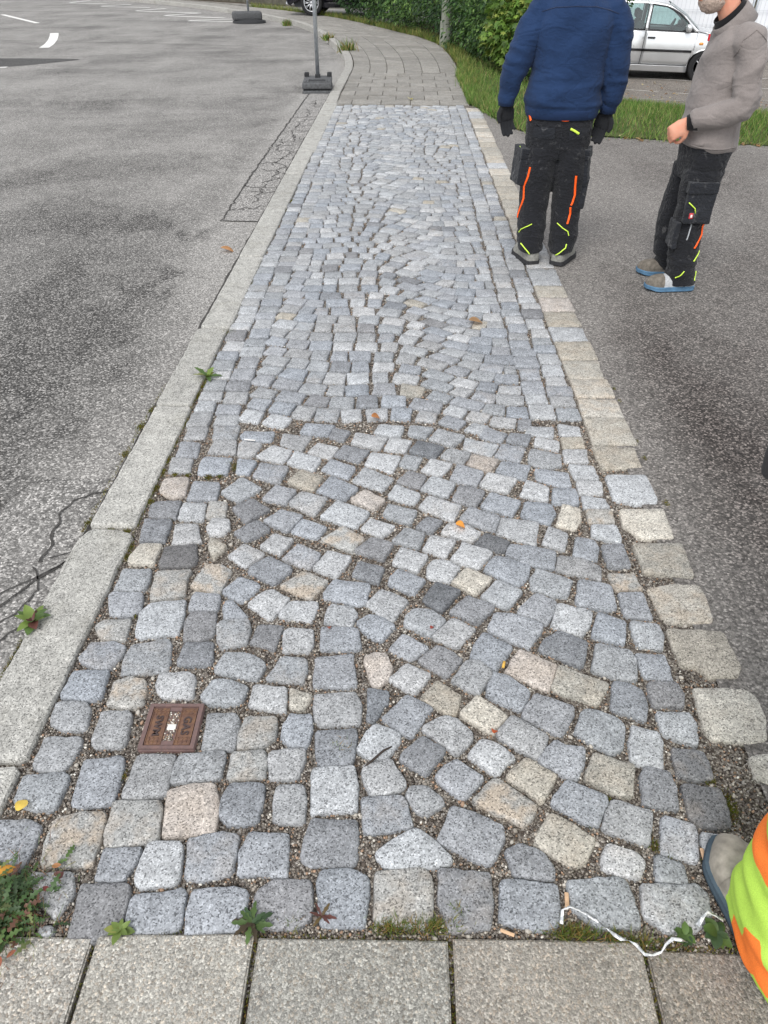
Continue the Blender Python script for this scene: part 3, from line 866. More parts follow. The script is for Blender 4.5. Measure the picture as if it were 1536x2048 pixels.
# ---------------------------------------------------------------- near slabs
slabs = mesh('slab_pavement', [(-1.3, -0.9, -0.02), (1.8, -0.9, -0.02), (1.8, 0.615, -0.02), (-1.3, 0.615, -0.02)], [(0, 1, 2, 3)], M_SOIL)
tag(slabs, 'washed concrete slabs in front of the cobbles', 'slab pavement', kind='structure')
def slab(x0, x1, y0, y1, c, sk=0.0, dz=0.0, name='paving_slab', parent=None, bev=.004, th=.05):
    bm = bmesh.new(); bmesh.ops.create_cube(bm, size=1)
    for v in bm.verts: 
        u = v.co.x + .5; w = v.co.y + .5
        v.co = (x0 + u * (x1 - x0), y0 + w * (y1 - y0) + sk * u, -th + (v.co.z + .5) * th + dz)
    bmesh.ops.bevel(bm, geom=[e for e in bm.edges if all(v.co.z > -th / 2 + dz for v in e.verts)], offset=bev, segments=2, affect='EDGES')
    if bev < .01 and x1 - x0 > .3: bmesh.ops.subdivide_edges(bm, edges=bm.edges[:], cuts=3, use_grid_fill=True)
    for v in bm.verts:
        if v.co.z > -th + .01:
            nn = noise.noise(v.co * 23) * .0016; v.co.z += noise.noise(v.co * 9) * .001; v.co.x += nn; v.co.y += noise.noise(v.co * 31 + Vector((3, 1, 4))) * .002
    me = bpy.data.meshes.new(name); bm.to_mesh(me); bm.free()
    at = me.color_attributes.new('Col', 'FLOAT_COLOR', 'POINT'); at.data.foreach_set('color', np.tile(np.array([*c, 1.0], np.float32), len(me.vertices)))
    return link(name, me, M_CONC if name == 'paving_slab' else M_PAVER, parent)
sx = [-1.02, -0.612, -0.281, 0.121, 0.516, 0.92, 1.32]
sc = [(.36, .345, .315), (.38, .365, .33), (.32, .312, .285), (.29, .27, .24), (.235, .215, .19), (.26, .235, .205)]
tops = [.585, .598, .603, .611, .603, .59]
for k in range(6):
    for r_ in range(3):
        f = 1 - .05 * ((k * 7 + r_ * 3) % 3)
        yt = tops[k] - r_ * .402
        slab(sx[k] + .005, sx[k + 1] - .005, yt - .394, yt, [v * f for v in sc[(k + r_ * 2) % 6 if r_ else k]], [.01, .012, .004, .004, -.008, -.012][k], [.002, .004, .0, .003, -.002, 0][k], parent=slabs)

# ---------------------------------------------------------------- far pavement of concrete pavers
KIQ = offs(KQ, 0.16)
PQ, PL = curve_at(PR, 400)
bedV = []; bedF = []
for i in range(0, 400, 8):
    a, b = KIQ[i], PQ[i]; bedV += [(a.x, a.y, -.02), (b.x, b.y, -.02)]
for i in range(len(bedV) // 2 - 1): bedF.append((2 * i, 2 * i + 1, 2 * i + 3, 2 * i + 2))
pav = mesh('pavement', bedV, bedF, M_SOIL); tag(pav, 'pavement of grey concrete pavers bending left behind the cobbles', 'pavement', kind='structure')
mesh('pavement_bed', [(-.96, 10.85, -.022), (1.0, 10.85, -.022), (.95, 14.4, -.022), (-1.0, 14.4, -.022)], [(0, 1, 2, 3)], M_SOIL, pav)
PC = (.262, .254, .236)
def pcol(): 
    f = random.uniform(.86, 1.12); return [c * f for c in PC]
y = 10.9
for r_ in range(8):
    h = .40; x = -.93 + (0 if r_ % 2 else -.2)
    while x < .84:
        a, b = max(x, -.935), min(x + .4, .86)
        if b - a > .06: slab(a + .004, b - .004, y + .004, y + h - .004, pcol(), dz=random.uniform(-.003, .003), name='paver', parent=pav, bev=.004, th=.04)
        x += .4
    y += h
def pq(s, u):
    i = s * 399; k = int(min(i, 398)); f = i - k
    return KIQ[k].lerp(KIQ[k + 1], f).lerp(PQ[k].lerp(PQ[k + 1], f), u)
s_start = min(range(400), key=lambda i: abs((KIQ[i].y + PQ[i].y) / 2 - (y + .01))) / 399
VJ, FJ, CJ = [], [], []
npv = 0
for c_ in range(6):
    s = s_start
    while s < .97:
        ds = random.choice([.0105, .0105, .0125]) * (1 if s < .5 else 1.6)
        a, b, c, d = pq(s, c_ / 6), pq(s, (c_ + 1) / 6), pq(min(s + ds, 1), (c_ + 1) / 6), pq(min(s + ds, 1), c_ / 6)
        m = (a + b + c + d) / 4; z = random.uniform(-.003, .003)
        q = [p + (m - p).normalized() * .008 for p in (a, b, c, d)]
        if s == s_start: q[0].y = y + .004; q[1].y = y + .004
        V = [(p.x, p.y, -.03) for p in q] + [(p.x, p.y, -.003 + z) for p in q] + [(p.x + (m.x - p.x) * .03, p.y + (m.y - p.y) * .03, z) for p in q]
        F = [(0, 1, 5, 4), (1, 2, 6, 5), (2, 3, 7, 6), (3, 0, 4, 7), (4, 5, 9, 8), (5, 6, 10, 9), (6, 7, 11, 10), (7, 4, 8, 11), (8, 9, 10, 11)]
        C = [pcol()] * 12; npv += 1
        if m.y < 22.5: mesh('paver', V, F, M_PAVER, pav, False, cols=C)
        else:
            b0 = len(VJ); VJ += V; FJ += [tuple(i + b0 for i in f) for f in F]; CJ += C
        s += ds
tag(mesh('pavers', VJ, FJ, M_PAVER, pav, False, cols=CJ), kind='stuff')

# ---------------------------------------------------------------- gravel in the joints
ICO_V = []; 
_b = bmesh.new(); bmesh.ops.create_icosphere(_b, subdivisions=1, radius=1.0)
ICO_V = np.array([v.co[:] for v in _b.verts]); ICO_F = np.array([[v.index for v in f.verts] for f in _b.faces]); _b.free()
def pebbles(n, ylo, yhi, rmin, rmax, pw):
    X = rng.uniform(-0.94, 1.0, n); Y = ylo + (yhi - ylo) * rng.random(n) ** pw
    i = ((X - GX0) / GS).astype(int); j = ((Y - GY0) / GS).astype(int)
    ok = (j >= 0) & (j < GH) & (i >= 0) & (i < GW)
    X, Y, i, j = X[ok], Y[ok], i[ok], j[ok]; ok = ~mask[j, i]
    return X[ok], Y[ok], rng.uniform(rmin, rmax, ok.sum()) 
pl = [pebbles(90000, .6, 2.6, .0018, .0042, 1.25), pebbles(60000, 2.2, 5.6, .0025, .005, 1.2), pebbles(1500, .6, 3.2, .004, .008, 1.3)]
X = np.concatenate([p[0] for p in pl]); Y = np.concatenate([p[1] for p in pl]); r_ = np.concatenate([p[2] for p in pl])
n = len(X)
pal = np.array([lin(142, 135, 126), lin(116, 108, 100), lin(164, 156, 145), lin(190, 184, 174), lin(98, 90, 84), lin(168, 140, 118), lin(226, 222, 212), lin(86, 78, 70), lin(140, 118, 98)])
ci = rng.choice(len(pal), n, p=[.21, .2, .13, .06, .15, .06, .02, .12, .05])
ci[(r_ > .0055) & (rng.random(n) < .4)] = 3
sc3 = np.stack([r_ * rng.uniform(.8, 1.35, n), r_ * rng.uniform(.7, 1.1, n), r_ * rng.uniform(.5, .85, n)], 1)
Z = -0.0135 + rng.uniform(-.003, .0035, n)
o = scatter('gravel', ICO_V, ICO_F, np.stack([X, Y, Z], 1), rot_mats(rng.uniform(-.4, .4, n), rng.uniform(-.4, .4, n), rng.uniform(0, 6.3, n)), sc3, M_PEB, None, pal[ci] * rng.uniform(.8, 1.15, (n, 1)), True)
tag(o, 'loose beige gravel filling the joints between cobbles', 'gravel', kind='stuff')
print('gravel', n)

# ================================================================ road markings, cracks, patch (flat print on the road)
def tpaint():
    t = NT('road_paint', 0.8, 0.3); p = t.pos(); n = t.noise(p, 35, 4, 0.7)
    return t.col(t.mix(t.rng(n, 0.56, 0.7, 0, 0.7), (0.72, 0.71, 0.68), (0.3, 0.29, 0.28)))
M_PAINT = tpaint()
M_TAR = plain('tar', (0.06, 0.057, 0.054), 0.9, 0.2, 0, 0.4, 60)
M_LINE = plain('worn_line', (0.42, 0.4, 0.37), 0.9, 0.2, 0, 0.35, 14)
def gzr(x, y): return gz(min(x, 0.0), y)
def ribbon_geo(pts, w, dz=.004, zf=gzr):
    P = [Vector((p[0], p[1], 0)) for p in pts]; V = []; F = []
    for i, p in enumerate(P):
        t = (P[min(i + 1, len(P) - 1)] - P[max(i - 1, 0)]).normalized(); n = Vector((t.y, -t.x, 0)); ww = w[i] if hasattr(w, '__len__') else w
        for s in (-.5, .5):
            q = p + n * ww * s; V.append((q.x, q.y, zf(q.x, q.y) + dz))
    for i in range(len(P) - 1): F.append((2 * i, 2 * i + 1, 2 * i + 3, 2 * i + 2))
    return V, F
def dens(pts, step=.35):
    out = []
    for a, b in zip(pts[:-1], pts[1:]):
        n = max(int(math.dist(a, b) / step), 1)
        out += [(a[0] + (b[0] - a[0]) * k / n, a[1] + (b[1] - a[1]) * k / n) for k in range(n)]
    return out + [pts[-1]]
for z in [[(-14.98, 38.45), (-14.68, 40.16)], [(-14.82, 38.05), (-12.91, 37.31)], [(-12.69, 35.84), (-11.78, 36.96)], [(-12.57, 35.49), (-10.36, 34.86)], [(-10.35, 32.95), (-9.54, 34.22)],
          [(-10.26, 32.65), (-7.54, 31.57)], [(-8.5, 30.3), (-7.57, 31.57)], [(-8.5, 30.15), (-6.14, 29.05)], [(-7.08, 27.95), (-5.68, 28.6)], [(-7.08, 27.75), (-5.51, 27.5)]]:
    V, F = ribbon_geo(dens(z), .17, .006); o = mesh('zigzag_marking', V, F, M_PAINT)
    tag(o, 'white zigzag line painted on the road by the kerb bend', 'road marking', 'white zigzag lines painted by the kerb bend', 'structure')
for pts, w, lb in [([(-14.45, 30.58), (-11.58, 26.72)], .16, 'long thin white dash on the far left of the road'),
                   ([(-9.66, 23.2), (-9.35, 22.4), (-8.95, 21.3), (-8.6, 20.2), (-8.4, 19.4)], .22, 'curved white dash in the middle of the road bend'),
                   ([(-7.9, 16.45), (-7.68, 15.5)], .27, 'white dash cut off by the left picture edge')]:
    V, F = ribbon_geo(dens(pts, .25), w); o = mesh('lane_marking', V, F, M_PAINT); tag(o, lb, 'road marking', None, 'structure')
M_DARKP = mat_asphalt('dark_asphalt_patch', (0.05, 0.049, 0.048), (0.11, 0.107, 0.104), None, 130)
V, F = ribbon_geo([(-11 + .25 * k, 16.35 + max(0, k - 11) * .13) for k in range(18)], [1.9] * 12 + [1.75, 1.5, 1.2, .85, .5, .15], .004)
tag(mesh('asphalt_patch', V, F, M_DARKP), 'dark repaired wedge in the road on the left', 'asphalt patch', None, 'structure')
V, F = ribbon_geo(dens([(-14, 22.0), (-10.25, 21.19), (-8.22, 20.85), (-6.21, 20.41), (-4.68, 20.09), (-3.4, 19.8)]), .03, .003)
tag(mesh('asphalt_seam', V, F, M_TAR), 'straight dark seam across the road before the bend', 'asphalt seam', None, 'structure')
M_PATCH = mat_asphalt('pale_asphalt_patch', (0.2, 0.193, 0.184), (0.35, 0.338, 0.322), None, 130)
V, F = ribbon_geo(dens([(-1.255, 5.65), (-1.26, 12.0)]), .30, .003)
cp = mesh('asphalt_patch', V, F, M_PATCH); tag(cp, 'long pale patch strip in the road along the kerb, crazed with cracks', 'asphalt patch', None, 'structure')
def crack(pts, w, parent, name='crack', jag=.012, step=.03, dz=.006, sd=0):
    q = dens(pts, step); r = random.Random(sd); out = []
    for i, p in enumerate(q): out.append((p[0] + noise.noise(Vector((p[0] * 17, p[1] * 17, sd))) * jag, p[1] + noise.noise(Vector((p[0] * 17, p[1] * 17, sd + 9))) * jag))
    ww = [w * (.6 + .8 * abs(noise.noise(Vector((p[0] * 30, p[1] * 30, sd + 3))))) for p in q]
    V, F = ribbon_geo(out, ww, dz); return mesh(name, V, F, M_TAR, parent)
crack([(-1.402, 5.66), (-1.42, 7.2), (-1.42, 9), (-1.417, 11.97)], .018, cp, 'tar_seam', .03, .06)
crack([(-1.41, 5.66), (-1.1, 5.64)], .015, cp, 'tar_seam', .02)
yy = 5.95; i = 0
while yy < 11.8:
    i += 1; r = random.Random(i)
    if i % 4 == 0: crack([(-1.4, yy), (-1.27 + r.uniform(-.06, .06), yy + r.uniform(-.1, .1)), (-1.1, yy + r.uniform(-.15, .15))], .013, cp, sd=i, jag=.09)
    elif i % 2: crack([(r.uniform(-1.38, -1.25), yy), (-1.1, yy + r.uniform(-.2, .2))], .010, cp, sd=i, jag=.09)
    if i % 3 == 0: crack([(-1.25 + r.uniform(-.08, .08), yy - .3), (-1.25 + r.uniform(-.1, .1), yy + .3)], .010, cp, sd=i + 50, jag=.08)
    yy += r.uniform(.1, .3)
M_NEARP = mat_asphalt('worn_asphalt_patch', (0.16, 0.154, 0.147), (0.33, 0.319, 0.303), None, 138)
np_ = poly_sheet('asphalt_patch', [(-1.1, .3), (-1.1, 2.25), (-1.2, 2.24), (-1.36, 2.235), (-1.44, 2.18), (-1.47, 2.08), (-1.48, 1.9), (-1.5, 1.5), (-1.5, .3)], -.0222, M_NEARP,
                 label='worn pale asphalt area with wide dark cracks beside the near kerb', cat='asphalt patch', kind='structure')
for k, (c, w) in enumerate([([(-1.29, 1.49), (-1.251, 1.54), (-1.213, 1.619), (-1.169, 1.691), (-1.106, 1.792), (-1.098, 1.94)], .014), ([(-1.207, 1.74), (-1.214, 1.868), (-1.242, 2.009), (-1.221, 2.101), (-1.11, 2.166)], .014),
              ([(-1.276, 1.595), (-1.208, 1.666), (-1.165, 1.703), (-1.1, 1.79)], .010), ([(-1.25, 1.42), (-1.188, 1.541), (-1.157, 1.621), (-1.22, 1.73)], .009), ([(-1.47, 1.9), (-1.475, 2.08), (-1.44, 2.19), (-1.35, 2.24)], .006), ([(-1.198, 1.764), (-1.108, 1.818)], .009), ([(-1.25, 1.3), (-1.16, 1.45), (-1.11, 1.5)], .009)]):
    crack(c, w * .8, np_, sd=70 + k, dz=.0075, step=.008, jag=.016)

V, F = ribbon_geo(dens([(-1.113, .3), (-1.108, 2.6), (-1.112, 4.2), (-1.108, 6.0), (-1.112, 8.0), (-1.108, 11.9)], .05), [.012 + .034 * abs(noise.noise(Vector((k * .21, 3, 1)))) for k in range(400)], .005)
tag(mesh('kerb_joint', V, F, M_TAR), 'dark open joint between kerb and road', 'kerb joint', None, 'structure')

for k, (a, b) in enumerate([((4.3, 19.1), (7.2, 18.0)), ((4.3, 17.05), (6.2, 15.9)), ((7.3, 18.9), (10.5, 18.2)), ((6.8, 17.4), (9.5, 16.6)), ((5.6, 15.3), (8.5, 14.0)), ((4.2, 14.6), (6.0, 13.6)), ((5.3, 13.3), (8, 12.3))]):
    V, F = ribbon_geo(dens([a, b]), .09, .006, park_z); o = mesh('parking_line', V, F, M_LINE)
    tag(o, 'thin worn white line across the car park', 'parking line', 'worn white lines in the car park', 'structure')

# far side of the road: kerb, low planted strip
FK = [(-60, 62), (-24, 48), (-14, 41.3), (-8.8, 36.6), (-4.6, 32.6), (-1, 31.2), (6, 30.5), (30, 29.5)]
def wall_strip(name, P, w, z0, z1, mat, parent=None):
    P = [Vector((x, y, 0)) for x, y in P]; Q = offs(P, -w); V = []; F = []
    for a, b in zip(P, Q): V += [(a.x, a.y, z0), (a.x, a.y, z1), (b.x, b.y, z1), (b.x, b.y, z0)]
    for i in range(len(P) - 1):
        for k in range(3): F.append((4 * i + k, 4 * i + k + 1, 4 * i + 4 + k + 1, 4 * i + 4 + k))
    return mesh(name, V, F, mat, parent)
M_OLDC = plain('old_concrete', (.2, .19, .17), .9, .2, 0, .3, 3)
M_DKW = plain('mossy_wall', (.1, .095, .075), .95, .1, 0, .4, 4)
tag(wall_strip('kerb', FK, .18, -.3, .02, M_OLDC), 'low grey kerb across the far side of the road', 'kerb', None, 'structure')
FK2 = [(x + .4, y + .9) for x, y in FK]
tag(wall_strip('garden_wall', FK2, .3, -.3, .42, M_DKW), 'low mossy wall behind the far kerb', 'wall')
tag(wall_strip('verge', [(x + .1, y + .2) for x, y in FK], .8, -.2, .0, M_SOIL), 'strip of earth behind the far kerb', 'verge', None, 'structure')
V = []; F = []
sp = [(-9.5, 36.2), (-5.2, 32.6), (-1.2, 31.0), (3, 30.4), (3, 27.5), (-.6, 27.2), (-1.9, 27.6), (-3.4, 30.0), (-5.6, 33.2), (-8, 36.0)]
poly_sheet('side_road', [(-7.8, 35.6), (-4.6, 32.4), (-1, 31.0), (6, 30.3), (6, 26.0), (-.8, 25.3), (-1.9, 27.1), (-3.4, 29.8), (-5.6, 32.9)], .004, plain('pale_paving', (.26, .25, .235), .9, .2, 0, .15, 2),
           label='pale paved crossing behind the pavement where the black car stands', cat='side road', kind='structure')

# ================================================================ gas cover
t = NT('rusty_iron', 0.75, 0.4); p = t.pos(); n = t.noise(p, 60, 5, .65); n2 = t.noise(p, 260, 3)
t.col(t.mix(t.rng(n2, .3, .7, 0, .5), t.ramp(n, [(.3, (.12, .066, .05)), (.5, (.18, .095, .06)), (.7, (.26, .145, .07))]), (.1, .06, .05))); t.bump(n2, .4, .001); M_RUST = t.m
t = NT('rusty_rim', 0.7, 0.4); p = t.pos(); n = t.noise(p, 70, 4, .6); n2 = t.noise(p, 300, 2)
t.col(t.ramp(n, [(.3, (.125, .085, .082)), (.7, (.18, .11, .098))])); t.bump(n2, .3, .001); M_RUST2 = t.m
gc = empty('gas_cover', (-.588, 1.106, -.004), R(1.5)); tag(gc, 'small rusty iron valve cover lettered GAS set among the cobbles', 'valve cover')
gw, gh = .074, .071
box('base_plate', -gw, gw, -gh, gh, -.03, .002, M_RUST2, gc, .006)
V = []; F = []
def rim_ring(V, F, w, h, w2, h2, z0, z1):
    for a, b, c, d in ((-w, w, -h, -h2), (-w, w, h2, h), (-w, -w2, -h2, h2), (w2, w, -h2, h2)): bx(V, F, a, b, c, d, z0, z1)
rim_ring(V, F, gw - .002, gh - .002, gw - .013, gh - .011, 0, .0075); mesh('rim', V, F, M_RUST2, gc)
for sx_ in (-1, 1):
    a, b = sorted((sx_ * .016, sx_ * .059)); box('lid_strip', a, b, -.056, .056, 0, .005, M_RUST, gc, .001)
    V = []; F = []
    for yy in (-.047, -.036, .036, .047): bx(V, F, a + .004, b - .003, yy - .0009, yy + .0009, .004, .0068)
    for k in range(3):
        xx = a + .010 + k * .011
        bx(V, F, xx - .0009, xx + .0009, .035, .053, .0042, .0068); bx(V, F, xx - .0009, xx + .0009, -.053, -.035, .0042, .0068)
    bx(V, F, a + .0005, a + .0022, -.054, .054, .004, .0072); bx(V, F, b - .0022, b - .0005, -.054, .054, .004, .0072)
    mesh('rib', V, F, M_RUST, gc)
for yb in (.046, -.058): V = []; F = []; bx(V, F, -.0155, .0155, yb, yb + .012, 0, .006); mesh('bridge', V, F, M_RUST2, gc)
M_WHITE = plain('white_plastic', (.72, .7, .66), .6, .4, 0, .08, 60)
box('white_tag', -.0115, .0115, -.011, .006, .001, .0052, M_WHITE, gc, .0012)
def text(name, s, size, loc, rz, mat, parent, ext=.0018):
    cu = bpy.data.curves.new(name, 'FONT'); cu.body = s; cu.size = size; cu.extrude = ext; cu.align_x = 'CENTER'; cu.align_y = 'CENTER'; cu.resolution_u = 3; cu.space_character = 1.12; cu.offset = .0006
    o = bpy.data.objects.new(name + '_src', cu); COL.objects.link(o); dg = bpy.context.evaluated_depsgraph_get(); dg.update()
    me = bpy.data.meshes.new_from_object(o.evaluated_get(dg)); bpy.data.objects.remove(o)
    q = link(name, me, mat, parent); q.location = loc; q.rotation_euler = (0, 0, rz); return q
M_LETT = plain('worn_iron', (.06, .04, .038), .6, .4, 0, .2, 200)
text('lettering', 'GAS', .029, (.0375, 0, .006), R(-90), M_LETT, gc)
text('lettering', 'SWM', .026, (-.0375, 0, .006), R(-90), M_LETT, gc)
npb = 160; X = rng.uniform(-.0135, .0135, npb); Y = rng.uniform(-.044, .044, npb)
o = scatter('grit', ICO_V, ICO_F, np.stack([X, Y, np.full(npb, .0025)], 1), rot_mats(*rng.uniform(0, 6, (3, npb))), np.stack([rng.uniform(.0015, .003, npb)] * 3, 1), M_PEB, gc, pal[rng.choice(len(pal), npb)])
tag(o, kind='stuff')

# ================================================================ plants at ground level
def leaf_mesh(L, w, bend=.6, lobes=0, n=6, fold=.25):
    """one leaf blade along +X with a midrib fold; lobed outline if lobes"""
    V = []; F = []
    for i in range(n + 1):
        t = i / n; ww = w * (math.sin(math.pi * min(t * .93 + .07, 1)) ** .8) * (1 + (lobes * (1 if i % 2 else -1)) * (0 < i < n)); ww = max(ww, w * .06)
        x = L * math.sin(bend * t + .001) / max(bend, .01) if bend else L * t; z = L * (1 - math.cos(bend * t)) / max(bend, .01) if bend else 0
        V += [(x, -ww, fold * ww - z * .6 + .0), (x, 0, -z * .6), (x, ww, fold * ww - z * .6)]
    for i in range(n): a = 3 * i; F += [(a, a + 1, a + 4, a + 3), (a + 1, a + 2, a + 5, a + 4)]
    return V, F
def rosette(name, loc, label, cat, n, L, w, cols, lobes=0, lift=.35, bend=.7, group=None):
    e = empty(name, (*loc, -.004)); tag(e, label, cat, group); r = random.Random(int(loc[0] * 1000))
    for k in range(n):
        l = L * r.uniform(.65, 1.1); V, F = leaf_mesh(l, w * r.uniform(.8, 1.15) * l / L, bend * r.uniform(.6, 1.3), lobes)
        c = Vector(r.choice(cols)) * r.uniform(.8, 1.2)
        o = mesh('leaf', V, F, M_LEAF, e, True, cols=[tuple(c)] * len(V))
        o.rotation_euler = (r.uniform(-.2, .2), -lift * r.uniform(.3, 1.2), 2 * math.pi * k / n + r.uniform(-.3, .3)); o.location = (0, 0, .008 + .002 * (k % 3))
    return e
GR = lin(82, 106, 56); GR2 = lin(112, 132, 66); DG = lin(62, 84, 54); RD = lin(98, 62, 56); YG = lin(138, 144, 76)
rosette('weed', (-.563, .607), 'small bright green rosette on the joint of cobbles and slabs', 'weed', 8, .036, .0085, [GR2, YG, GR2], 0, .5)
rosette('weed', (-.292, .628), 'dark green and reddish rosette with long toothed leaves on the slab edge', 'weed', 13, .046, .0065, [DG, DG, GR, lin(70, 60, 44)], .3, .25)
rosette('weed', (-.148, .645), 'sparse reddish weed with narrow leaves between two cobbles', 'weed', 6, .045, .005, [RD, GR, lin(96, 80, 50)], .2, .7)
rosette('weed', (-1.105, 1.46), 'broad leaved green plant growing at the outer kerb edge', 'weed', 16, .062, .015, [GR, GR, GR2, GR2, RD], 0, .9)
rosette('weed', (-.925, 3.05), 'pale green weed tuft at the inner kerb edge by the first third', 'weed', 9, .07, .013, [GR2, YG, GR], .2, .8)
rosette('weed', (.605, .628), 'round leaved green weed beside the white ribbon', 'weed', 9, .03, .010, [GR, DG], 0, .4)
rosette('weed', (.672, .632), 'dark leafy weed half under the boot', 'weed', 12, .034, .011, [DG, GR], 0, .5)
def blades(n, pts, hmin, hmax, wid, cols, name, mat, lean=.5, zf=None):
    """pts: (n,2) -> bent grass blades as one mesh"""
    TV = np.array([(-.5, 0, 0), (.5, 0, 0), (-.38, .12, .5), (.38, .12, .5), (0, .42, 1.0)]); TF = np.array([(0, 1, 3), (0, 3, 2), (2, 3, 4)])
    h = rng.uniform(hmin, hmax, n); Z = np.zeros(n) if zf is None else zf(pts)
    ci = rng.choice(len(cols), n); C = np.array(cols)[ci] * rng.uniform(.7, 1.25, (n, 1))
    return scatter(name, TV, TF, np.stack([pts[:, 0], pts[:, 1], Z], 1), rot_mats(rng.uniform(-lean, lean, n) * .6, rng.uniform(-lean, lean, n) * .6, rng.uniform(0, 6.3, n)), np.stack([wid * rng.uniform(.7, 1.3, n), h, h], 1), mat, None, C)

for (x, y, lb, L) in [(-3.45, 24.75, 'weed tuft on the far kerb near the rubber foot', .2), (-1.86, 20.4, 'weed tuft on the kerb bend behind the post', .2), (-1.24, 17.7, 'bushy weed spilling over the kerb beyond the post', .3)]:
    e = empty('weed', (x, y, -.05)); tag(e, lb, 'weed')
    k = 160; o = blades(k, rng.normal(0, L * .28, (k, 2)), L * .3, L, .022, [lin(86, 112, 50), lin(112, 134, 62), lin(70, 94, 44), lin(150, 130, 84)], 'foliage', M_GRASS, 1.1); o.parent = e; tag(o, kind='stuff')
MOSS = [(-.997, 1.355, .03), (-1.09, 1.298, .03), (-1.09, 1.21, .03), (-1.1, 1.1, .03), (-1.118, 2.611, .03), (-1.118, 2.397, .03), (-1.115, 2.75, .02), (-1.115, 1.95, .02), (-.922, 1.826, .022), (-.915, 1.775, .022), (-.926, 2.082, .02), (-.926, 2.17, .02), (-.933, 2.277, .026), (-.935, 2.36, .02), (-.94, 2.497, .018), (-.932, 2.638, .02), (-.935, 2.882, .024), (-.94, 2.97, .02), (-.951, 3.105, .02), (-.945, 3.3, .015), (-.955, 3.45, .02), (-.95, 3.56, .022), (-.65, 2.302, .022), (-.742, 2.245, .024), (-.70, 2.255, .02), (-.83, 2.25, .02), (-.879, 2.261, .02), (-.755, 2.33, .02), (-.917, 6.175, .04), (-.92, 5.9, .03), (-.795, 5.082, .02), (-.93, 4.3, .02), (1.0, 2.886, .014), (.998, 3.004, .018), (.992, 2.547, .016), (.99, 2.416, .018), (.992, 2.117, .02), (.573, 1.002, .016), (.598, .82, .02), (.461, .876, .012), (.217, 1.21, .01), (-.673, .962, .014), (-.806, 1.5, .012), (-.828, 1.655, .012), (-.447, .792, .018), (-.821, 1.966, .014), (-.731, 1.754, .015), (-.61, 1.821, .014), (.636, .722, .016), (-.96, 1.905, .02), (-1.02, 1.915, .02), (.625, .79, .012), (.52, .93, .012), (.72, .78, .03), (.8, .92, .04), (.78, 1.0, .03), (-.72, .77, .02), (-.70, .84, .014)]
P = []
for x, y, r_ in MOSS:
    k = int(26000 * r_ * r_ * 10) if r_ < .05 else 900
    a = rng.normal(0, r_ * .5, (min(k, 420), 2)); a[:, 0] *= .6; P.append(a + (x, y))
for x0, y0, x1, y1, k in [(-1.118, .7, -1.114, 1.4, 900), (-1.116, 1.9, -1.116, 3.0, 500), (-.932, 1.7, -.94, 3.1, 700), (-.6, .604, 1.0, .606, 1100), (-.613, .6, -.613, .2, 160), (-.281, .6, -.281, .2, 160), (.121, .6, .121, .2, 260), (.516, .6, .516, .2, 300)]:
    tt = rng.random(k) ** (1.5 if x0 == x1 else 1); P.append(np.stack([x0 + (x1 - x0) * tt + rng.normal(0, .004, k), y0 + (y1 - y0) * tt + rng.normal(0, .004, k)], 1))
P = np.concatenate(P)
o = blades(len(P), P, .004, .011, .0022, [lin(92, 98, 40), lin(120, 112, 52), lin(76, 86, 34), lin(104, 84, 44)], 'moss', M_MOSS, .8, lambda p: np.full(len(p), -.009)); tag(o, 'green and brown moss in the joints along the kerbs and slabs', 'moss', kind='stuff')
P = []
for x, y, r_, k in [(.03, .632, .035, 260), (.0, .628, .02, 120), (.08, .635, .03, 200), (.395, .628, .025, 260), (.36, .632, .02, 120), (.47, .618, .02, 160), (.51, .615, .02, 90), (.137, .67, .01, 40), (-.14, 1.06, .015, 60), (-.935, 3.57, .02, 60), (-.21, .63, .012, 40), (-.925, 3.0, .015, 30), (-.66, 2.33, .012, 40), (.55, .612, .03, 80)]:
    P.append(rng.normal(0, 1, (k, 2)) * (r_, .008) + (x, y))
P = np.concatenate(P)
o = blades(len(P), P, .012, .034, .0016, [lin(98, 118, 50), lin(130, 128, 66), lin(150, 120, 70), lin(80, 104, 44)], 'grass_tufts', M_GRASS, .9, lambda p: np.full(len(p), -.01)); tag(o, 'small grass tufts along the slab edge and in joints', 'grass', kind='stuff')

# litter of small dead leaves on the car park and lawn edge
n = 700; X = np.concatenate([rng.uniform(3, 10, 500), rng.uniform(1.2, 9, 200)]); Y = np.concatenate([rng.uniform(10.5, 18, 500), np.interp(X[500:], [.9, 1.1, 1.24, 1.5, 2.38, 3.84, 6, 9], [10.98, 9.95, 9.35, 9.0, 8.8, 8.42, 7.9, 7.2]) + rng.normal(0, .08, 200)])
Zl = np.array([max(park_z(x, y), -.6) + .012 for x, y in zip(X, Y)])
TLf = np.array([(-.5, 0, 0), (-.1, -.3, .12), (-.1, .3, .1), (.5, 0, .05)]); o = scatter('leaf_litter', TLf, np.array([(0, 1, 2), (1, 3, 2)]), np.stack([X, Y, Zl], 1), rot_mats(rng.uniform(-.4, .4, n), rng.uniform(-.4, .4, n), rng.uniform(0, 6.3, n)), rng.uniform(.03, .09, n), M_LEAF, None, np.array([lin(180, 150, 100), lin(150, 110, 70), lin(196, 180, 130), lin(120, 92, 62)])[rng.choice(4, n)])
tag(o, 'scattered dead leaves on the car park and lawn edge', 'leaf litter', kind='stuff')
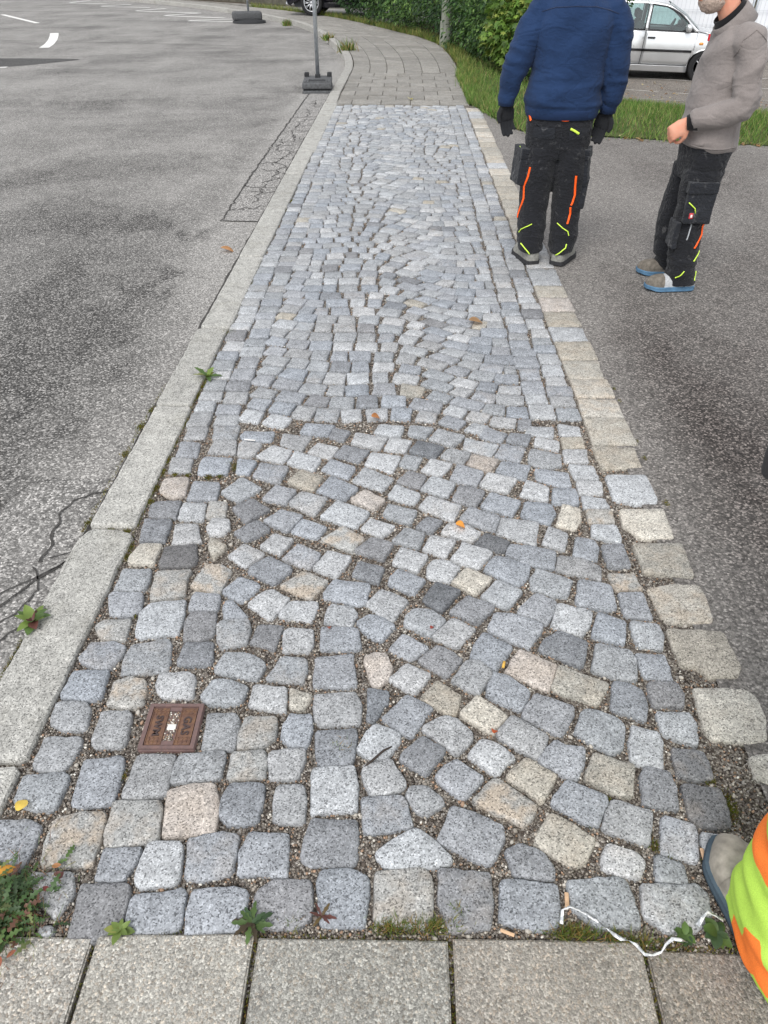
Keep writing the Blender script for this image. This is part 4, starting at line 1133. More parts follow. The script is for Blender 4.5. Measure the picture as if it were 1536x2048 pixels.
# the big weed clump, lower left
e = empty('weed_clump', (-.78, .64, -.005)); tag(e, 'large tangled clump of feathery weeds and grass at the lower left slab corner', 'weed clump')
n = 460; a = rng.uniform(0, 6.3, n); rr = np.abs(rng.normal(0, 1, n)); X = rr * np.cos(a) * .042 - .035; Y = rr * np.sin(a) * .058 - .005
V1, F1 = leaf_mesh(1, .13, .9, .55, 8)
TFt = []
for f in F1: TFt += [(f[0], f[1], f[2]), (f[0], f[2], f[3])]
C = np.array([lin(72, 98, 56), lin(88, 112, 62), lin(60, 82, 50), lin(106, 116, 70), lin(112, 80, 66)])[rng.choice(5, n, p=[.3, .22, .22, .14, .12])] * rng.uniform(.75, 1.2, (n, 1))
scatter('foliage', V1, TFt, np.stack([X, Y, rng.uniform(.002, .03, n)], 1), rot_mats(rng.uniform(-.6, .6, n), rng.uniform(-.7, .1, n), rng.uniform(0, 6.3, n)), rng.uniform(.014, .042, n), M_LEAF, e, C, True)['kind'] = 'stuff'
n = 800; X = rng.normal(-.035, .055, n); Y = rng.normal(-.01, .06, n)
o = blades(n, np.stack([X, Y], 1), .015, .055, .0014, [lin(104, 126, 62), lin(146, 142, 88), lin(150, 112, 86), lin(84, 108, 54), lin(128, 90, 72)], 'grass', M_GRASS, 1.4); o.parent = e; tag(o, kind='stuff')
for k, (x, y, c) in enumerate([(.055, .09, RD), (.075, .075, RD), (.06, .045, lin(120, 60, 56)), (.03, -.10, lin(150, 92, 70)), (-.01, -.115, lin(146, 88, 66)), (.04, .11, lin(170, 120, 80))]):
    V, F = leaf_mesh(.02, .0055, .6, 0); o = mesh('red_leaf', V, F, M_LEAF, e, True, cols=[c] * len(V)); o.location = (x * .7, y * .8, .022); o.rotation_euler = (.2, -.1, k * 1.3)

# fallen leaves, butts, chips, stick, ribbon
def fallen(loc, L, w, rz, c, label, curl=1.0, z=.008, lob=0.0):
    V, F = leaf_mesh(L, w, curl, lob, 8, .35); V = [(v[0] - L / 2, v[1], v[2] + .012) for v in V]
    cols = [tuple(np.array(c) * (1.25 if i % 3 == 1 else .95)) for i in range(len(V))]
    o = mesh('fallen_leaf', V, F, M_LEAF, None, True, cols=cols); o.location = (*loc, z); o.rotation_euler = (.1, .15, rz); tag(o, label, 'fallen leaf'); return o
fallen((-.1, 2.68), .055, .022, .4, lin(176, 118, 70), 'brown fallen leaf alone in the middle of the cobbles', 1.2)
fallen((.223, 1.945), .046, .017, .1, lin(226, 150, 66), 'curled bright orange leaf lying on a pale cobble', 1.2)
fallen((-.881, .868), .036, .014, 1.4, lin(232, 200, 96), 'small yellow leaf standing beside a cobble at the left', .5, .006)
fallen((-1.207, 4.95), .1, .028, .1, lin(168, 124, 84), 'brown leaf on the road beside the kerb', .8, -.015)
fallen((.258, 1.11), .03, .009, 1.2, lin(176, 82, 40), 'rust red curled leaf stuck in a cobble joint', 1.5, .0)
fallen((-.853, .715), .055, .012, .5, lin(206, 150, 66), 'orange leaf in the weeds at the left edge', .6, .01)
fallen((.41, 3.72), .09, .03, .3, lin(166, 132, 96), 'tan leaf on far cobbles before the two men', .6, .006)
fallen((-.205, 1.46), .022, .006, 1.8, lin(140, 74, 52), 'tiny dark red leaf in a joint left of centre', 1.1, -.004)
fallen((.105, 1.47), .026, .006, 1.2, lin(150, 60, 46), 'thin red leaf scrap in the gravel joint near the centre', 1.1, -.004)
fallen((.07, 11.25), .1, .04, 1.2, lin(206, 196, 120), 'pale yellow leaf on the first row of pavers', .4, .01, .3)
M_BUTT = plain('filter_paper', lin(214, 170, 84), .8, .2, 0, .15, 80); M_WOOD = plain('wood_chip', lin(205, 172, 140), .85, .2, 0, .2, 90)
def bit(name, loc, rz, sx_, sy_, sz_, mat, label, cat, z=-.003):
    o = box(name, -sx_ / 2, sx_ / 2, -sy_ / 2, sy_ / 2, 0, sz_, mat, None, min(sx_, sy_, sz_) * .3); o.location = (*loc, z); o.rotation_euler = (.08, .1, rz); tag(o, label, cat)
o = tube_obj('cigarette_butt', [(-.011, 0, .004), (.011, 0, .004)], .004, M_BUTT); o.location = (.307, 1.332, .0); o.rotation_euler = (0, 0, 1.3); tag(o, 'yellow cigarette filter wedged between two cobbles', 'cigarette butt')
bit('wood_chip', (.375, .694), 1.45, .032, .009, .006, M_WOOD, 'pinkish wood chip between two front row cobbles near the ribbon', 'wood chip')
bit('wood_chip', (.70, .8), 1.5, .03, .008, .006, M_WOOD, 'flat wood chip in the joint beside the boot toe', 'wood chip')
bit('wood_chip', (.24, .626), -.3, .03, .007, .005, M_WOOD, 'thin wood splinter lying at the slab edge', 'wood chip')
bit('paper_strip', (-.626, 2.50), .0, .045, .006, .003, M_WHITE, 'thin white paper strip on a cobble near the left kerb', 'litter', .002)
M_TWIG = plain('twig', (.05, .04, .035), .9, .1)
o = tube_obj('twig', [(-.05, -.045, -.002), (-.02, -.018, .004), (.012, .012, .009), (.032, .024, .009)], [.0035, .003, .003, .002], M_TWIG, n=6); o.location = (-.04, 1.03, .0); tag(o, 'dark twig lying across a pale cobble', 'twig')
t = NT('ribbon_plastic', .35, .5); n = t.noise(t.pos(), 70, 2); t.col(t.mix(t.rng(n, .5, .55), (.75, .76, .78), (.4, .42, .44))); M_RIB = t.m
def ribbon3(name, pts, w, mat, label):
    V = []; F = []
    for i, p in enumerate(pts):
        p = Vector(p); d = (Vector(pts[min(i + 1, len(pts) - 1)]) - Vector(pts[max(i - 1, 0)])).normalized(); s = d.cross(Vector((0, 0, 1))).normalized()
        tw = math.sin(i * 2.3) * 1.2; u = (s * math.cos(tw) + Vector((0, 0, 1)) * math.sin(tw)) * w / 2
        V += [p - u, p + u]
    for i in range(len(pts) - 1): F.append((2 * i, 2 * i + 1, 2 * i + 3, 2 * i + 2))
    o = mesh(name, V, F, mat, None, True)
    m = o.modifiers.new('thick', 'SOLIDIFY'); m.thickness = .0006
    tag(o, label, 'ribbon')
rp = [(.352, .64), (.358, .665), (.375, .672), (.392, .667), (.41, .662), (.428, .652), (.445, .637), (.458, .622), (.468, .612), (.482, .609), (.497, .603), (.512, .588), (.53, .589), (.547, .594), (.558, .606), (.573, .615), (.588, .613), (.602, .611)]
ribbon3('ribbon', [(x, y, .014 + .008 * math.sin(i * .9)) for i, (x, y) in enumerate(rp)], .0075, M_RIB, 'crumpled white plastic ribbon lying along the slab edge')
ribbon3('ribbon', [(.635, .645, .012), (.648, .658, .022), (.66, .667, .026), (.676, .662, .02), (.69, .655, .018)], .009, M_RIB, 'short piece of white ribbon by the boot')

# ================================================================ lawn, hedge
LB = [(.86, 13.6), (.95, 14.5), (1.15, 16.2), (2.3, 16.0), (2.9, 13.6), (3.33, 12.35), (4.8, 10.85), (7, 9.5), (9, 8.5), (14, 7.0)]
def lz(x, y): return park_z(x, y) * float(sstep(1.2, 3.2, x)) + .012
fq, _ = curve_at([(.87, 11.0)] + LAWN_F[1:], 40); bq, _ = curve_at(LB, 40)
V = []; F = []
for i in range(40):
    for j in range(9): p_ = fq[i].lerp(bq[i], j / 8); V.append((p_.x, p_.y, lz(p_.x, p_.y)))
for i in range(39):
    for j in range(8): F.append((i * 9 + j, i * 9 + j + 1, (i + 1) * 9 + j + 1, (i + 1) * 9 + j))
M_TURF = plain('turf', (.07, .085, .03), .95, .1, 0, .4, 6)
tag(mesh('lawn', V, F, M_TURF), 'strip of lawn between driveway and car park', 'lawn', None, 'structure')
n = 52000; ii = rng.uniform(0, 30, n); jj = rng.random(n)
FQ = np.array([p[:2] for p in fq]); BQ = np.array([p[:2] for p in bq]); i0 = ii.astype(int); fr = (ii - i0)[:, None]
pa = FQ[i0] * (1 - fr) + FQ[i0 + 1] * fr; pb = BQ[i0] * (1 - fr) + BQ[i0 + 1] * fr
P = pa + (pb - pa) * (jj[:, None] * 1.03 - .015) + rng.normal(0, .02, (n, 2))
def lzn(p): return np.array([lz(x, y) for x, y in p]) - .01
o = blades(n, P, .05, .13, .007, [lin(84, 118, 48), lin(100, 134, 56), lin(70, 104, 42), lin(120, 140, 72), lin(140, 134, 86)], 'grass', M_GRASS, .9, lzn); tag(o, 'fresh green grass of the lawn strip', 'grass', kind='stuff')
n = 9000; tt = rng.random(n)
PRn = np.array([p[:2] for p in PQ]); k = (tt * 240).astype(int); P = PRn[k] + rng.normal(0, .07, (n, 2)) + np.array([.14, .0])
P = P[P[:, 1] > 12.2]
o = blades(len(P), P, .05, .2, .008, [lin(96, 120, 52), lin(150, 140, 84), lin(116, 130, 60), lin(78, 104, 46)], 'verge_grass', M_GRASS, .9, lambda p: np.full(len(p), -.01)); tag(o, 'rough grass at the foot of the hedge along the pavement', 'grass', kind='stuff')
poly_sheet('hedge_soil', [(p.x, p.y) for p in PQ[100:330:6]] + [(2, 32), (4, 26), (4.5, 19), (3.2, 14), (1.2, 13.2)], -.03, M_SOIL, label='bare earth under the hedge', cat='earth', kind='structure')

LEAF_T = np.array([(0, 0, 0), (.35, -.22, .06), (.35, .22, .06), (.7, -.17, .02), (.7, .17, .02), (1, 0, -.1)]); LEAF_F = np.array([(0, 1, 2), (1, 3, 4), (1, 4, 2), (3, 5, 4)])
mp = []
for k, (a, r_) in enumerate([(-150, .34), (-128, .28), (-100, .62), (-82, .38), (-62, .45), (-48, .82), (-28, .5), (-14, .62), (0, 1.0), (14, .62), (28, .5), (48, .82), (62, .45), (82, .38), (100, .62), (128, .28), (150, .34)]): mp.append((.35 + r_ * .62 * math.cos(R(a)), r_ * .62 * math.sin(R(a)), -.12 * r_))
MAP_T = np.array([(0.3, 0, .03)] + mp); MAP_F = np.array([(0, i, i + 1) for i in range(1, len(mp))] + [(0, len(mp), 1)])
M_BARK = plain('bark', (.07, .055, .042), .95, .1, 0, .35, 25)
def bush(label, c, rad, n, size, cols, tmpl=(LEAF_T, LEAF_F), name='shrub', cat='shrub', sd=0, clump=2.2, group=None):
    e = empty(name, (c[0], c[1], -.03)); tag(e, label, cat, group)
    d = rng.normal(0, 1, (n * 2, 3)); d /= np.linalg.norm(d, axis=1)[:, None]; rr = rng.random(n * 2) ** .28
    P = d * rr[:, None]
    nz = np.array([noise.noise(Vector((p[0] * clump + sd, p[1] * clump, p[2] * clump * 1.2))) for p in P])
    P = P[nz > -.16][:n] * (1 + .0); nz = nz[nz > -.16][:n]; m = len(P)
    P = P * (1 + .35 * nz[:, None]) * np.array(rad); P[:, 2] += rad[2] * .72
    P = P[P[:, 2] > .02]; m = len(P)
    C = np.array(cols)[rng.choice(len(cols), m)] * rng.uniform(.65, 1.3, (m, 1))
    out = np.arctan2(P[:, 1], P[:, 0])
    o = scatter('foliage', *tmpl, P, rot_mats(rng.uniform(-.7, .7, m), rng.uniform(-.1, 1.15, m), out + rng.uniform(-1.1, 1.1, m)), size * rng.uniform(.6, 1.25, m), M_LEAF, e, C); o['kind'] = 'stuff'
    r = random.Random(sd + 1)
    for k in range(5):
        a = r.uniform(0, 6.3); b = (math.cos(a), math.sin(a))
        tube_obj('stem', [(b[0] * .06, b[1] * .06, 0), (b[0] * rad[0] * .2, b[1] * rad[1] * .2, rad[2] * .6), (b[0] * rad[0] * .5, b[1] * rad[1] * .5, rad[2] * 1.3)], [.035, .025, .01], M_BARK, e, 6)
    return e
HG = [lin(50, 80, 38), lin(66, 98, 44), lin(40, 66, 34), lin(88, 116, 58)]; HL = [lin(76, 108, 50), lin(100, 128, 62), lin(62, 94, 44)]; HM = [lin(98, 128, 54), lin(118, 144, 62), lin(80, 110, 46), lin(134, 146, 72), lin(90, 120, 50)]; HD = [lin(42, 70, 34), lin(56, 86, 42), lin(34, 58, 30)]
for k, (lb, c, rad, n, sz, cols) in enumerate([
    ('dark green small leaved hedge bush nearest the black car', (-.8, 27.0), (1.35, 1.3, 1.2), 6500, .1, HD),
    ('mid green hedge bush second from the black car', (.05, 24.8), (1.4, 1.5, 1.25), 7500, .095, HG),
    ('light green hedge bush in the middle of the row', (.85, 22.4), (1.35, 1.5, 1.25), 8000, .09, HL),
    ('dense dark hedge bush left of the wooden pole', (1.5, 20.2), (1.25, 1.3, 1.2), 8500, .085, HD),
    ('glossy green bush overhanging the pavement right of the pole', (1.85, 17.8), (1.1, 1.3, 1.2), 9500, .085, HG),
    ('green bush with narrow leaves beside the maple', (1.85, 16.1), (.8, .9, 1.05), 7500, .08, HL + HG),
    ('shadowy bush behind the man in the blue sweater', (3.05, 16.4), (1.0, 1.0, 1.1), 6500, .085, HG),
    ('tall dark shrub behind the hedge row', (3.4, 20.5), (1.6, 1.8, 1.8), 6000, .12, HD)]):
    bush(lb, c, rad, n, sz, cols, sd=k * 3.7, group='hedge bushes along the pavement')
bush('young maple with yellow green lobed leaves left of the blue sweater', (2.0, 14.7), (.62, .6, 1.0), 2300, .16, HM, (MAP_T, MAP_F), 'maple', 'maple', 41, 1.8)
bush('low green shrub at the maple foot behind the blue sweater', (2.35, 13.9), (.6, .6, .42), 4200, .07, HG, sd=55)

# pole by the hedge
wp = empty('utility_pole', (.86, 18.75, -.02)); tag(wp, 'grey green weathered wooden pole standing between hedge and pavement', 'pole')
t = NT('weathered_pole', .9, .15); p = t.pos((40, 40, 3)); n = t.noise(p, 1.0, 4); t.col(t.ramp(n, [(.3, (.13, .14, .115)), (.6, (.24, .25, .21)), (.75, (.3, .3, .26))])); t.bump(n, .4, .01); M_POLE = t.m
lathe('shaft', [(.108, 0), (.106, .5), (.104, 1.5), (.09, 7.5)], M_POLE, wp, 16)
lathe('sleeve', [(.128, -.02), (.126, .45), (.12, .47), (.115, .46)], M_POLE, wp, 16)
box('number_plate', -.04, .04, -.128, -.12, 1.5, 1.6, M_WHITE, wp, .003)

# sign posts in rubber feet
M_RUB = plain('recycled_rubber', (.085, .087, .09), .85, .25, 0, .35, 30); M_RUB2 = plain('rubber_dark', (.035, .036, .038), .9, .2, 0, .3, 30)
t = NT('galvanised', .45, .5); t.b.inputs['Metallic'].default_value = .75; n = t.noise(t.pos(), 25, 3); t.col(t.ramp(n, [(.3, (.36, .39, .42)), (.7, (.55, .58, .6))])); M_GALV = t.m
def post_foot(loc, rz, label):
    e = empty('sign_post', loc, rz); tag(e, label, 'sign post')
    box('foot_skirt', -.215, .215, -.5, .4, 0, .055, M_RUB, e, .015); box('foot_block', -.2, .2, -.46, .38, .05, .075, M_RUB2, e, .006)
    box('foot_top', -.215, .215, -.5, .36, .075, .15, M_RUB, e, .014)
    V = []; F = []; rim_ring(V, F, .15, .13, .125, .105, .149, .163); mesh('label_frame', [(v[0], v[1] - .28, v[2]) for v in V], F, M_RUB, e)
    box('label_panel', -.12, .12, -.38, -.18, .149, .155, M_RUB2, e, .002)
    for s in (-1, 1): box('lug', s * .175 - .035, s * .175 + .035, .22, .36, .149, .2, M_RUB2, e, .01); box('grip', s * .178 - .018, s * .178 + .018, -.4, -.12, .149, .158, M_WHITE if False else M_RUB, e, .004)
    V = []; F = []; bx(V, F, -.04, .04, .1, .19, .149, .19); mesh('socket', V, F, M_RUB2, e)
    tube_obj('post', [(0, .145, .1), (0.0, .145, 2.6)], .03, M_GALV, e, 14); return e
p1_ = post_foot((-1.335, 12.5, -.045), R(4), 'galvanised post in a grey recycled rubber foot on the road beside the kerb')
p1_['group'] = 'sign posts in rubber feet'
M_DISC = M_RUB2
e = empty('sign_post', (-4.95, 27.0, -.12), R(20)); tag(e, 'far galvanised post in a flat black rubber foot at the kerb bend', 'sign post', 'sign posts in rubber feet')
lathe('foot_plate', [(.52, 0), (.52, .05), (.44, .07), (.2, .12)], M_RUB2, e, 18); box('foot_weight', -.5, .4, -.2, .24, .06, .3, M_RUB, e, .07, 3); tube_obj('post', [(0, 0, .1), (0, 0, 2.6)], .032, M_GALV, e, 12)

# ================================================================ site fence with white sheeting
t = NT('white_sheeting', .6, .3); a_ = t.noise(t.pos((1, 1, .4)), 2.2, 3); t.col(t.ramp(a_, [(.3, (.66, .68, .72)), (.7, (.78, .79, .81))])); t.bump(a_, .3, .05); M_SHEET = t.m
def fence_panel(loc, rz, label):
    e = empty('fence_panel', loc, rz); tag(e, label, 'fence panel', 'white sheeted site fence panels'); Lp = 3.45; Hp = 2.0
    V = []; F = []; nx, nz_ = 28, 10
    for j in range(nz_ + 1):
        for i in range(nx + 1): x = Lp * i / nx; z = .12 + (Hp - .14) * j / nz_; V.append((x, .03 + .02 * noise.noise(Vector((x * 1.7, z * .8, loc[0]))) , z))
    for j in range(nz_):
        for i in range(nx): a = j * (nx + 1) + i; F.append((a, a + 1, a + nx + 2, a + nx + 1))
    o = mesh('sheeting', V, F, M_SHEET, e, True); m = o.modifiers.new('thick', 'SOLIDIFY'); m.thickness = .003
    for x in (0.02, Lp - .02): tube_obj('frame_tube', [(x, 0, .05), (x, 0, Hp)], .021, M_GALV, e, 8)
    for z in (.14, Hp): tube_obj('frame_tube', [(0, 0, z), (Lp, 0, z)], .016, M_GALV, e, 8, (0, 1, 0))
    V = []; F = []
    for k in range(1, 34): x = Lp * k / 34; bx(V, F, x - .002, x + .002, -.004, 0, .14, Hp)
    for z in (.4, .72, 1.04, 1.36, 1.68): bx(V, F, .02, Lp - .02, -.008, -.004, z - .002, z + .002); bx(V, F, .02, Lp - .02, -.008, -.004, z + .05, z + .054)
    mesh('wire_mesh', V, F, M_GALV, e)
    V = []; F = []; bx(V, F, -.14, .10, -.36, .36, -.01, .13); o = mesh('foot_block', V, F, M_RUB2, e); b_ = o.modifiers.new('bev', 'BEVEL'); b_.width = .02
    return e
for k, lb in enumerate(['white sheeted fence panel behind the hedge end', 'white sheeted fence panel seen through the silver car windows', 'white sheeted fence panel between the silver car and the bearded man', 'white sheeted fence panel at the right picture edge behind the grey fleece']):
    fence_panel((1.9 + 3.5 * k * .97, 23.55 - 3.5 * k * .235, -.61), math.atan2(-.235, .97), lb)

# ================================================================ cars
def car_paint(name, c, metal=.6, rough=.28):
    t = NT(name, rough, .5); t.b.inputs['Metallic'].default_value = metal; t.b.inputs['Coat Weight'].default_value = .6; t.b.inputs['Coat Roughness'].default_value = .08
    n = t.noise(t.pos(), 900, 2); d = t.noise(t.pos(), 3, 4)
    t.b.inputs['Roughness'].default_value = rough
    return t.col(t.mix(1.0, t.mix(1.0, c, t.rng(n, .3, .7, .92, 1.08), 'MULTIPLY'), t.rng(d, .3, .7, .94, 1.04), 'MULTIPLY'))
def mat_glass():
    t = NT('car_glass', .05, .5); tr = t.new('ShaderNodeBsdfTransparent'); tr.inputs[0].default_value = (.62, .78, .76, 1)
    gl = t.new('ShaderNodeBsdfGlossy'); gl.inputs[0].default_value = (.8, .85, .85, 1); gl.inputs['Roughness'].default_value = .03
    mx = t.new('ShaderNodeMixShader'); fr = t.new('ShaderNodeFresnel'); fr.inputs[0].default_value = 1.5
    t.l.new(t.math('ADD', fr.outputs[0], .06), mx.inputs[0]); t.l.new(tr.outputs[0], mx.inputs[1]); t.l.new(gl.outputs[0], mx.inputs[2]); t.l.new(mx.outputs[0], t.n['Material Output'].inputs[0]); return t.m
M_GLASS = mat_glass()
M_BLK = plain('black_trim', (.018, .018, .02), .55, .4, 0, .1, 40); M_TYRE = plain('tyre_rubber', (.022, .022, .023), .85, .25, 0, .15, 40)
M_RIM = plain('alloy', (.52, .53, .55), .35, .5, .7, .05, 20); M_CHR = plain('chrome', (.7, .7, .72), .12, .5, 1.0, .02, 20)
M_AMB = plain('amber_lens', (.75, .3, .06), .3, .5, 0, .1, 60); M_REDL = plain('red_lens', (.4, .02, .02), .25, .5, 0, .05, 60); M_LAMP = plain('lamp_lens', (.6, .62, .64), .15, .6, 0, .05, 60)
M_INT = plain('interior', (.05, .052, .055), .9, .2, 0, .15, 12)
def car(name, label, loc, rot, paint, sc=1.0, spokes=5):
    e = empty(name, loc); e.rotation_euler = rot; e.scale = (sc, sc, sc); tag(e, label, 'car')
    def yw(x, z):
        w = .865 * (1 - .11 * abs((x - 2.05) / 2.1) ** 4)
        if z < .9: return w * (1 - .07 * ((.62 - z) / .4) ** 2)
        return w * (.966 - (z - .9) * .40)
    def panel(nm, pts, side, mat, off=0.0, par=e, thick=.012):
        bm = bmesh.new(); f = bm.faces.new([bm.verts.new((x, 0, z)) for x, z in pts]); bmesh.ops.triangulate(bm, faces=[f])
        xs = [p[0] for p in pts]; zs = [p[1] for p in pts]
        for k in range(int(min(zs) * 10) + 1, int(max(zs) * 10) + 1): bmesh.ops.bisect_plane(bm, geom=bm.verts[:] + bm.edges[:] + bm.faces[:], plane_co=(0, 0, k / 10), plane_no=(0, 0, 1))
        for k in range(int(min(xs) * 4) + 1, int(max(xs) * 4) + 1): bmesh.ops.bisect_plane(bm, geom=bm.verts[:] + bm.edges[:] + bm.faces[:], plane_co=(k / 4, 0, 0), plane_no=(1, 0, 0))
        for v in bm.verts: v.co.y = side * (yw(v.co.x, v.co.z) + off)
        bm.normal_update()
        flip = [f for f in bm.faces if f.normal.y * side < 0]
        if flip: bmesh.ops.reverse_faces(bm, faces=flip)
        me = bpy.data.meshes.new(nm); bm.to_mesh(me); bm.free(); me.polygons.foreach_set('use_smooth', [True] * len(me.polygons))
        o = link(nm, me, mat, par)
        if thick: m = o.modifiers.new('thick', 'SOLIDIFY'); m.thickness = thick; m.offset = -1
        return o
    def arch(cx, r, a0, a1, n=10): return [(cx + r * math.cos(R(a0 + (a1 - a0) * k / n)), .30 + r * math.sin(R(a0 + (a1 - a0) * k / n))) for k in range(n + 1)]
    def loft(nm, prof, mat, crown=.03, bow=0.0, shrink=.0, ns=10):
        V = []; F = []
        for x, z in prof:
            w = yw(x, z) - shrink
            for k in range(ns + 1):
                s = -1 + 2 * k / ns; V.append((x + bow * (1 - s * s) - (.0 if not bow else bow * .6 * s ** 6), w * s, z + crown * (1 - s * s)))
        for i in range(len(prof) - 1):
            for k in range(ns): a = i * (ns + 1) + k; F.append((a, a + 1, a + ns + 2, a + ns + 1))
        bm_o = mesh(nm, V, F, mat, e, True); m = bm_o.modifiers.new('thick', 'SOLIDIFY'); m.thickness = .01; return bm_o
    V = []; F = []; bx(V, F, .25, 3.95, -.7, .7, .2, .62); bx(V, F, 3.0, 3.9, -.55, .55, .6, .74); bx(V, F, .35, .9, -.6, .6, .6, .85)
    mesh('interior', V, F, M_INT, e)
    for sx_, yy in ((1.95, -.36), (1.95, .36), (1.05, -.36), (1.05, .36)):
        box('seat', sx_ - .1, sx_ + .42, yy - .24, yy + .24, .5, .68, M_INT, e, .05); box('seat_back', sx_ - .22, sx_ - .06, yy - .23, yy + .23, .6, 1.08, M_INT, e, .06); box('head_rest', sx_ - .24, sx_ - .12, yy - .13, yy + .13, 1.09, 1.27, M_INT, e, .05)
    o = lathe('steering_wheel', [(.155, -.014), (.175, -.014), (.185, 0), (.175, .014), (.155, .014)], M_BLK, e, 20); o.location = (2.55, .36, .93); o.rotation_euler = (0, R(-65), 0)
    box('dashboard', 2.6, 2.95, -.68, .68, .7, .93, M_INT, e, .05)
    for side in (-1, 1):
        panel('sill', [(1.08, .19), (2.94, .19), (2.93, .305), (1.10, .305)], side, paint, .012)
        o = panel('door', [(1.115, .315), (1.915, .315), (1.935, .93), (.9, .945), (.885, .76), (.99, .62)], side, paint); o['label'] = 'rear door'
        panel('window', [(1.905, .955), (1.015, .968), (1.005, 1.2), (1.12, 1.372), (1.92, 1.385)], side, M_GLASS, -.012, o, 0)
        panel('trim_strip', [(.98, .56), (1.922, .56), (1.922, .605), (.98, .605)], side, M_BLK, .014, o, .02)
        h = box('handle', 1.06, 1.22, -.018, .018, .79, .825, M_BLK, o, .012); h.location.y = side * (yw(1.1, .8) + .018)
        o = panel('door', [(1.925, .315), (2.905, .315), (3.0, .6), (3.005, .915), (1.945, .93)], side, paint); o['label'] = 'front door'
        panel('window', [(1.995, .955), (2.9, .935), (2.75, 1.1), (2.56, 1.24), (2.3, 1.345), (2.0, 1.378)], side, M_GLASS, -.012, o, 0)
        panel('trim_strip', [(1.932, .56), (2.96, .56), (2.96, .605), (1.932, .605)], side, M_BLK, .014, o, .02)
        h = box('handle', 2.0, 2.16, -.018, .018, .79, .825, M_BLK, o, .012); h.location.y = side * (yw(2.1, .8) + .018)
        m_ = box('mirror', 2.74, 2.86, -.10, .09, .93, 1.07, paint, o, .045, 3); m_.location.y = side * (yw(2.8, 1.0) + .07)
        panel('mirror_base', [(2.68, .94), (2.93, .93), (2.83, 1.03)], side, M_BLK, .004, o)
        panel('fender', [(2.945, .2)] + arch(3.27, .345, 168, 12)[:] + [(4.06, .25), (4.12, .4), (4.12, .56), (4.04, .70), (3.6, .845), (3.015, .93), (3.01, .6), (2.915, .315)], side, paint)
        panel('side_lamp', [(3.09, .705), (3.16, .705), (3.17, .73), (3.16, .752), (3.09, .752), (3.08, .73)], side, M_AMB, .006)
        panel('quarter', [(.04, .3), (.10, .24)] + arch(.75, .345, 168, 12) + [(1.085, .315), (.98, .62), (.873, .76), (.888, .95), (.08, .985), (.0, .66), (.0, .45)], side, paint)
        panel('pillar', [(.10, .985), (.995, .968), (.985, 1.2), (1.1, 1.385), (.56, 1.405), (.3, 1.2)], side, paint, -.004)
        panel('pillar', [(1.92, .935), (1.985, .935), (1.99, 1.385), (1.93, 1.392)], side, paint, -.006)
        panel('roof_rail', [(.56, 1.405), (1.2, 1.44), (1.9, 1.435), (2.32, 1.395), (2.72, 1.19), (3.05, .93), (2.93, .925), (2.77, 1.11), (2.575, 1.255), (2.31, 1.362), (2.0, 1.393), (1.92, 1.4), (1.1, 1.387)], side, paint, -.004)
        for pts in ([(1.99, .935), (2.93, .917), (2.93, .935), (1.99, .957)], [(1.985, .94), (2.0, .94), (2.01, 1.38), (1.99, 1.385)], [(.99, .95), (1.92, .938), (1.92, .957), (.99, .972)], [(1.895, .94), (1.915, .94), (1.925, 1.385), (1.905, 1.385)], [(1.99, 1.372), (2.3, 1.338), (2.56, 1.232), (2.76, 1.09), (2.92, .93), (2.94, .935), (2.775, 1.115), (2.575, 1.258), (2.31, 1.362), (1.99, 1.396)]):
            panel('window_seal', pts, side, M_BLK, .002)
        panel('headlight', [(3.86, .6), (4.09, .57), (4.07, .68), (3.88, .75)], side, M_LAMP, .006); panel('tail_light', [(.03, .72), (.2, .74), (.18, .95), (.06, .95)], side, M_REDL, .006)
    loft('front_bumper', [(4.02, .2), (4.08, .3), (4.1, .45), (4.08, .6)], paint, 0, .08); loft('grille', [(4.075, .605), (4.0, .735)], M_BLK, .01, .07)
    loft('hood', [(4.0, .74), (3.85, .80), (3.6, .85), (3.3, .91), (3.02, .95)], paint, .035, .03); loft('windscreen', [(3.02, .955), (2.7, 1.2), (2.34, 1.385)], M_GLASS, .03, .06, .03)
    loft('roof', [(2.34, 1.39), (2.1, 1.42), (1.9, 1.435), (1.2, 1.44), (.8, 1.425), (.56, 1.405)], paint, .035, 0); loft('rear_window', [(.555, 1.40), (.3, 1.2), (.12, .99)], M_GLASS, .0, -.05, .05)
    loft('tailgate', [(.11, .985), (.03, .8), (.01, .66)], paint, 0, -.06); loft('rear_bumper', [(.01, .655), (-.02, .6), (-.02, .42), (.05, .28), (.12, .22)], paint, 0, -.08)
    for s in (-1, 1):
        o = tube_obj('exhaust', [(-.03, s * .52, .27), (.3, s * .52, .27)], (.045, .045), M_CHR, e, 12)
    o = tube_obj('wiper', [(3.06, .1, 1.0), (2.98, -.62, 1.0)], .012, M_BLK, e, 6)
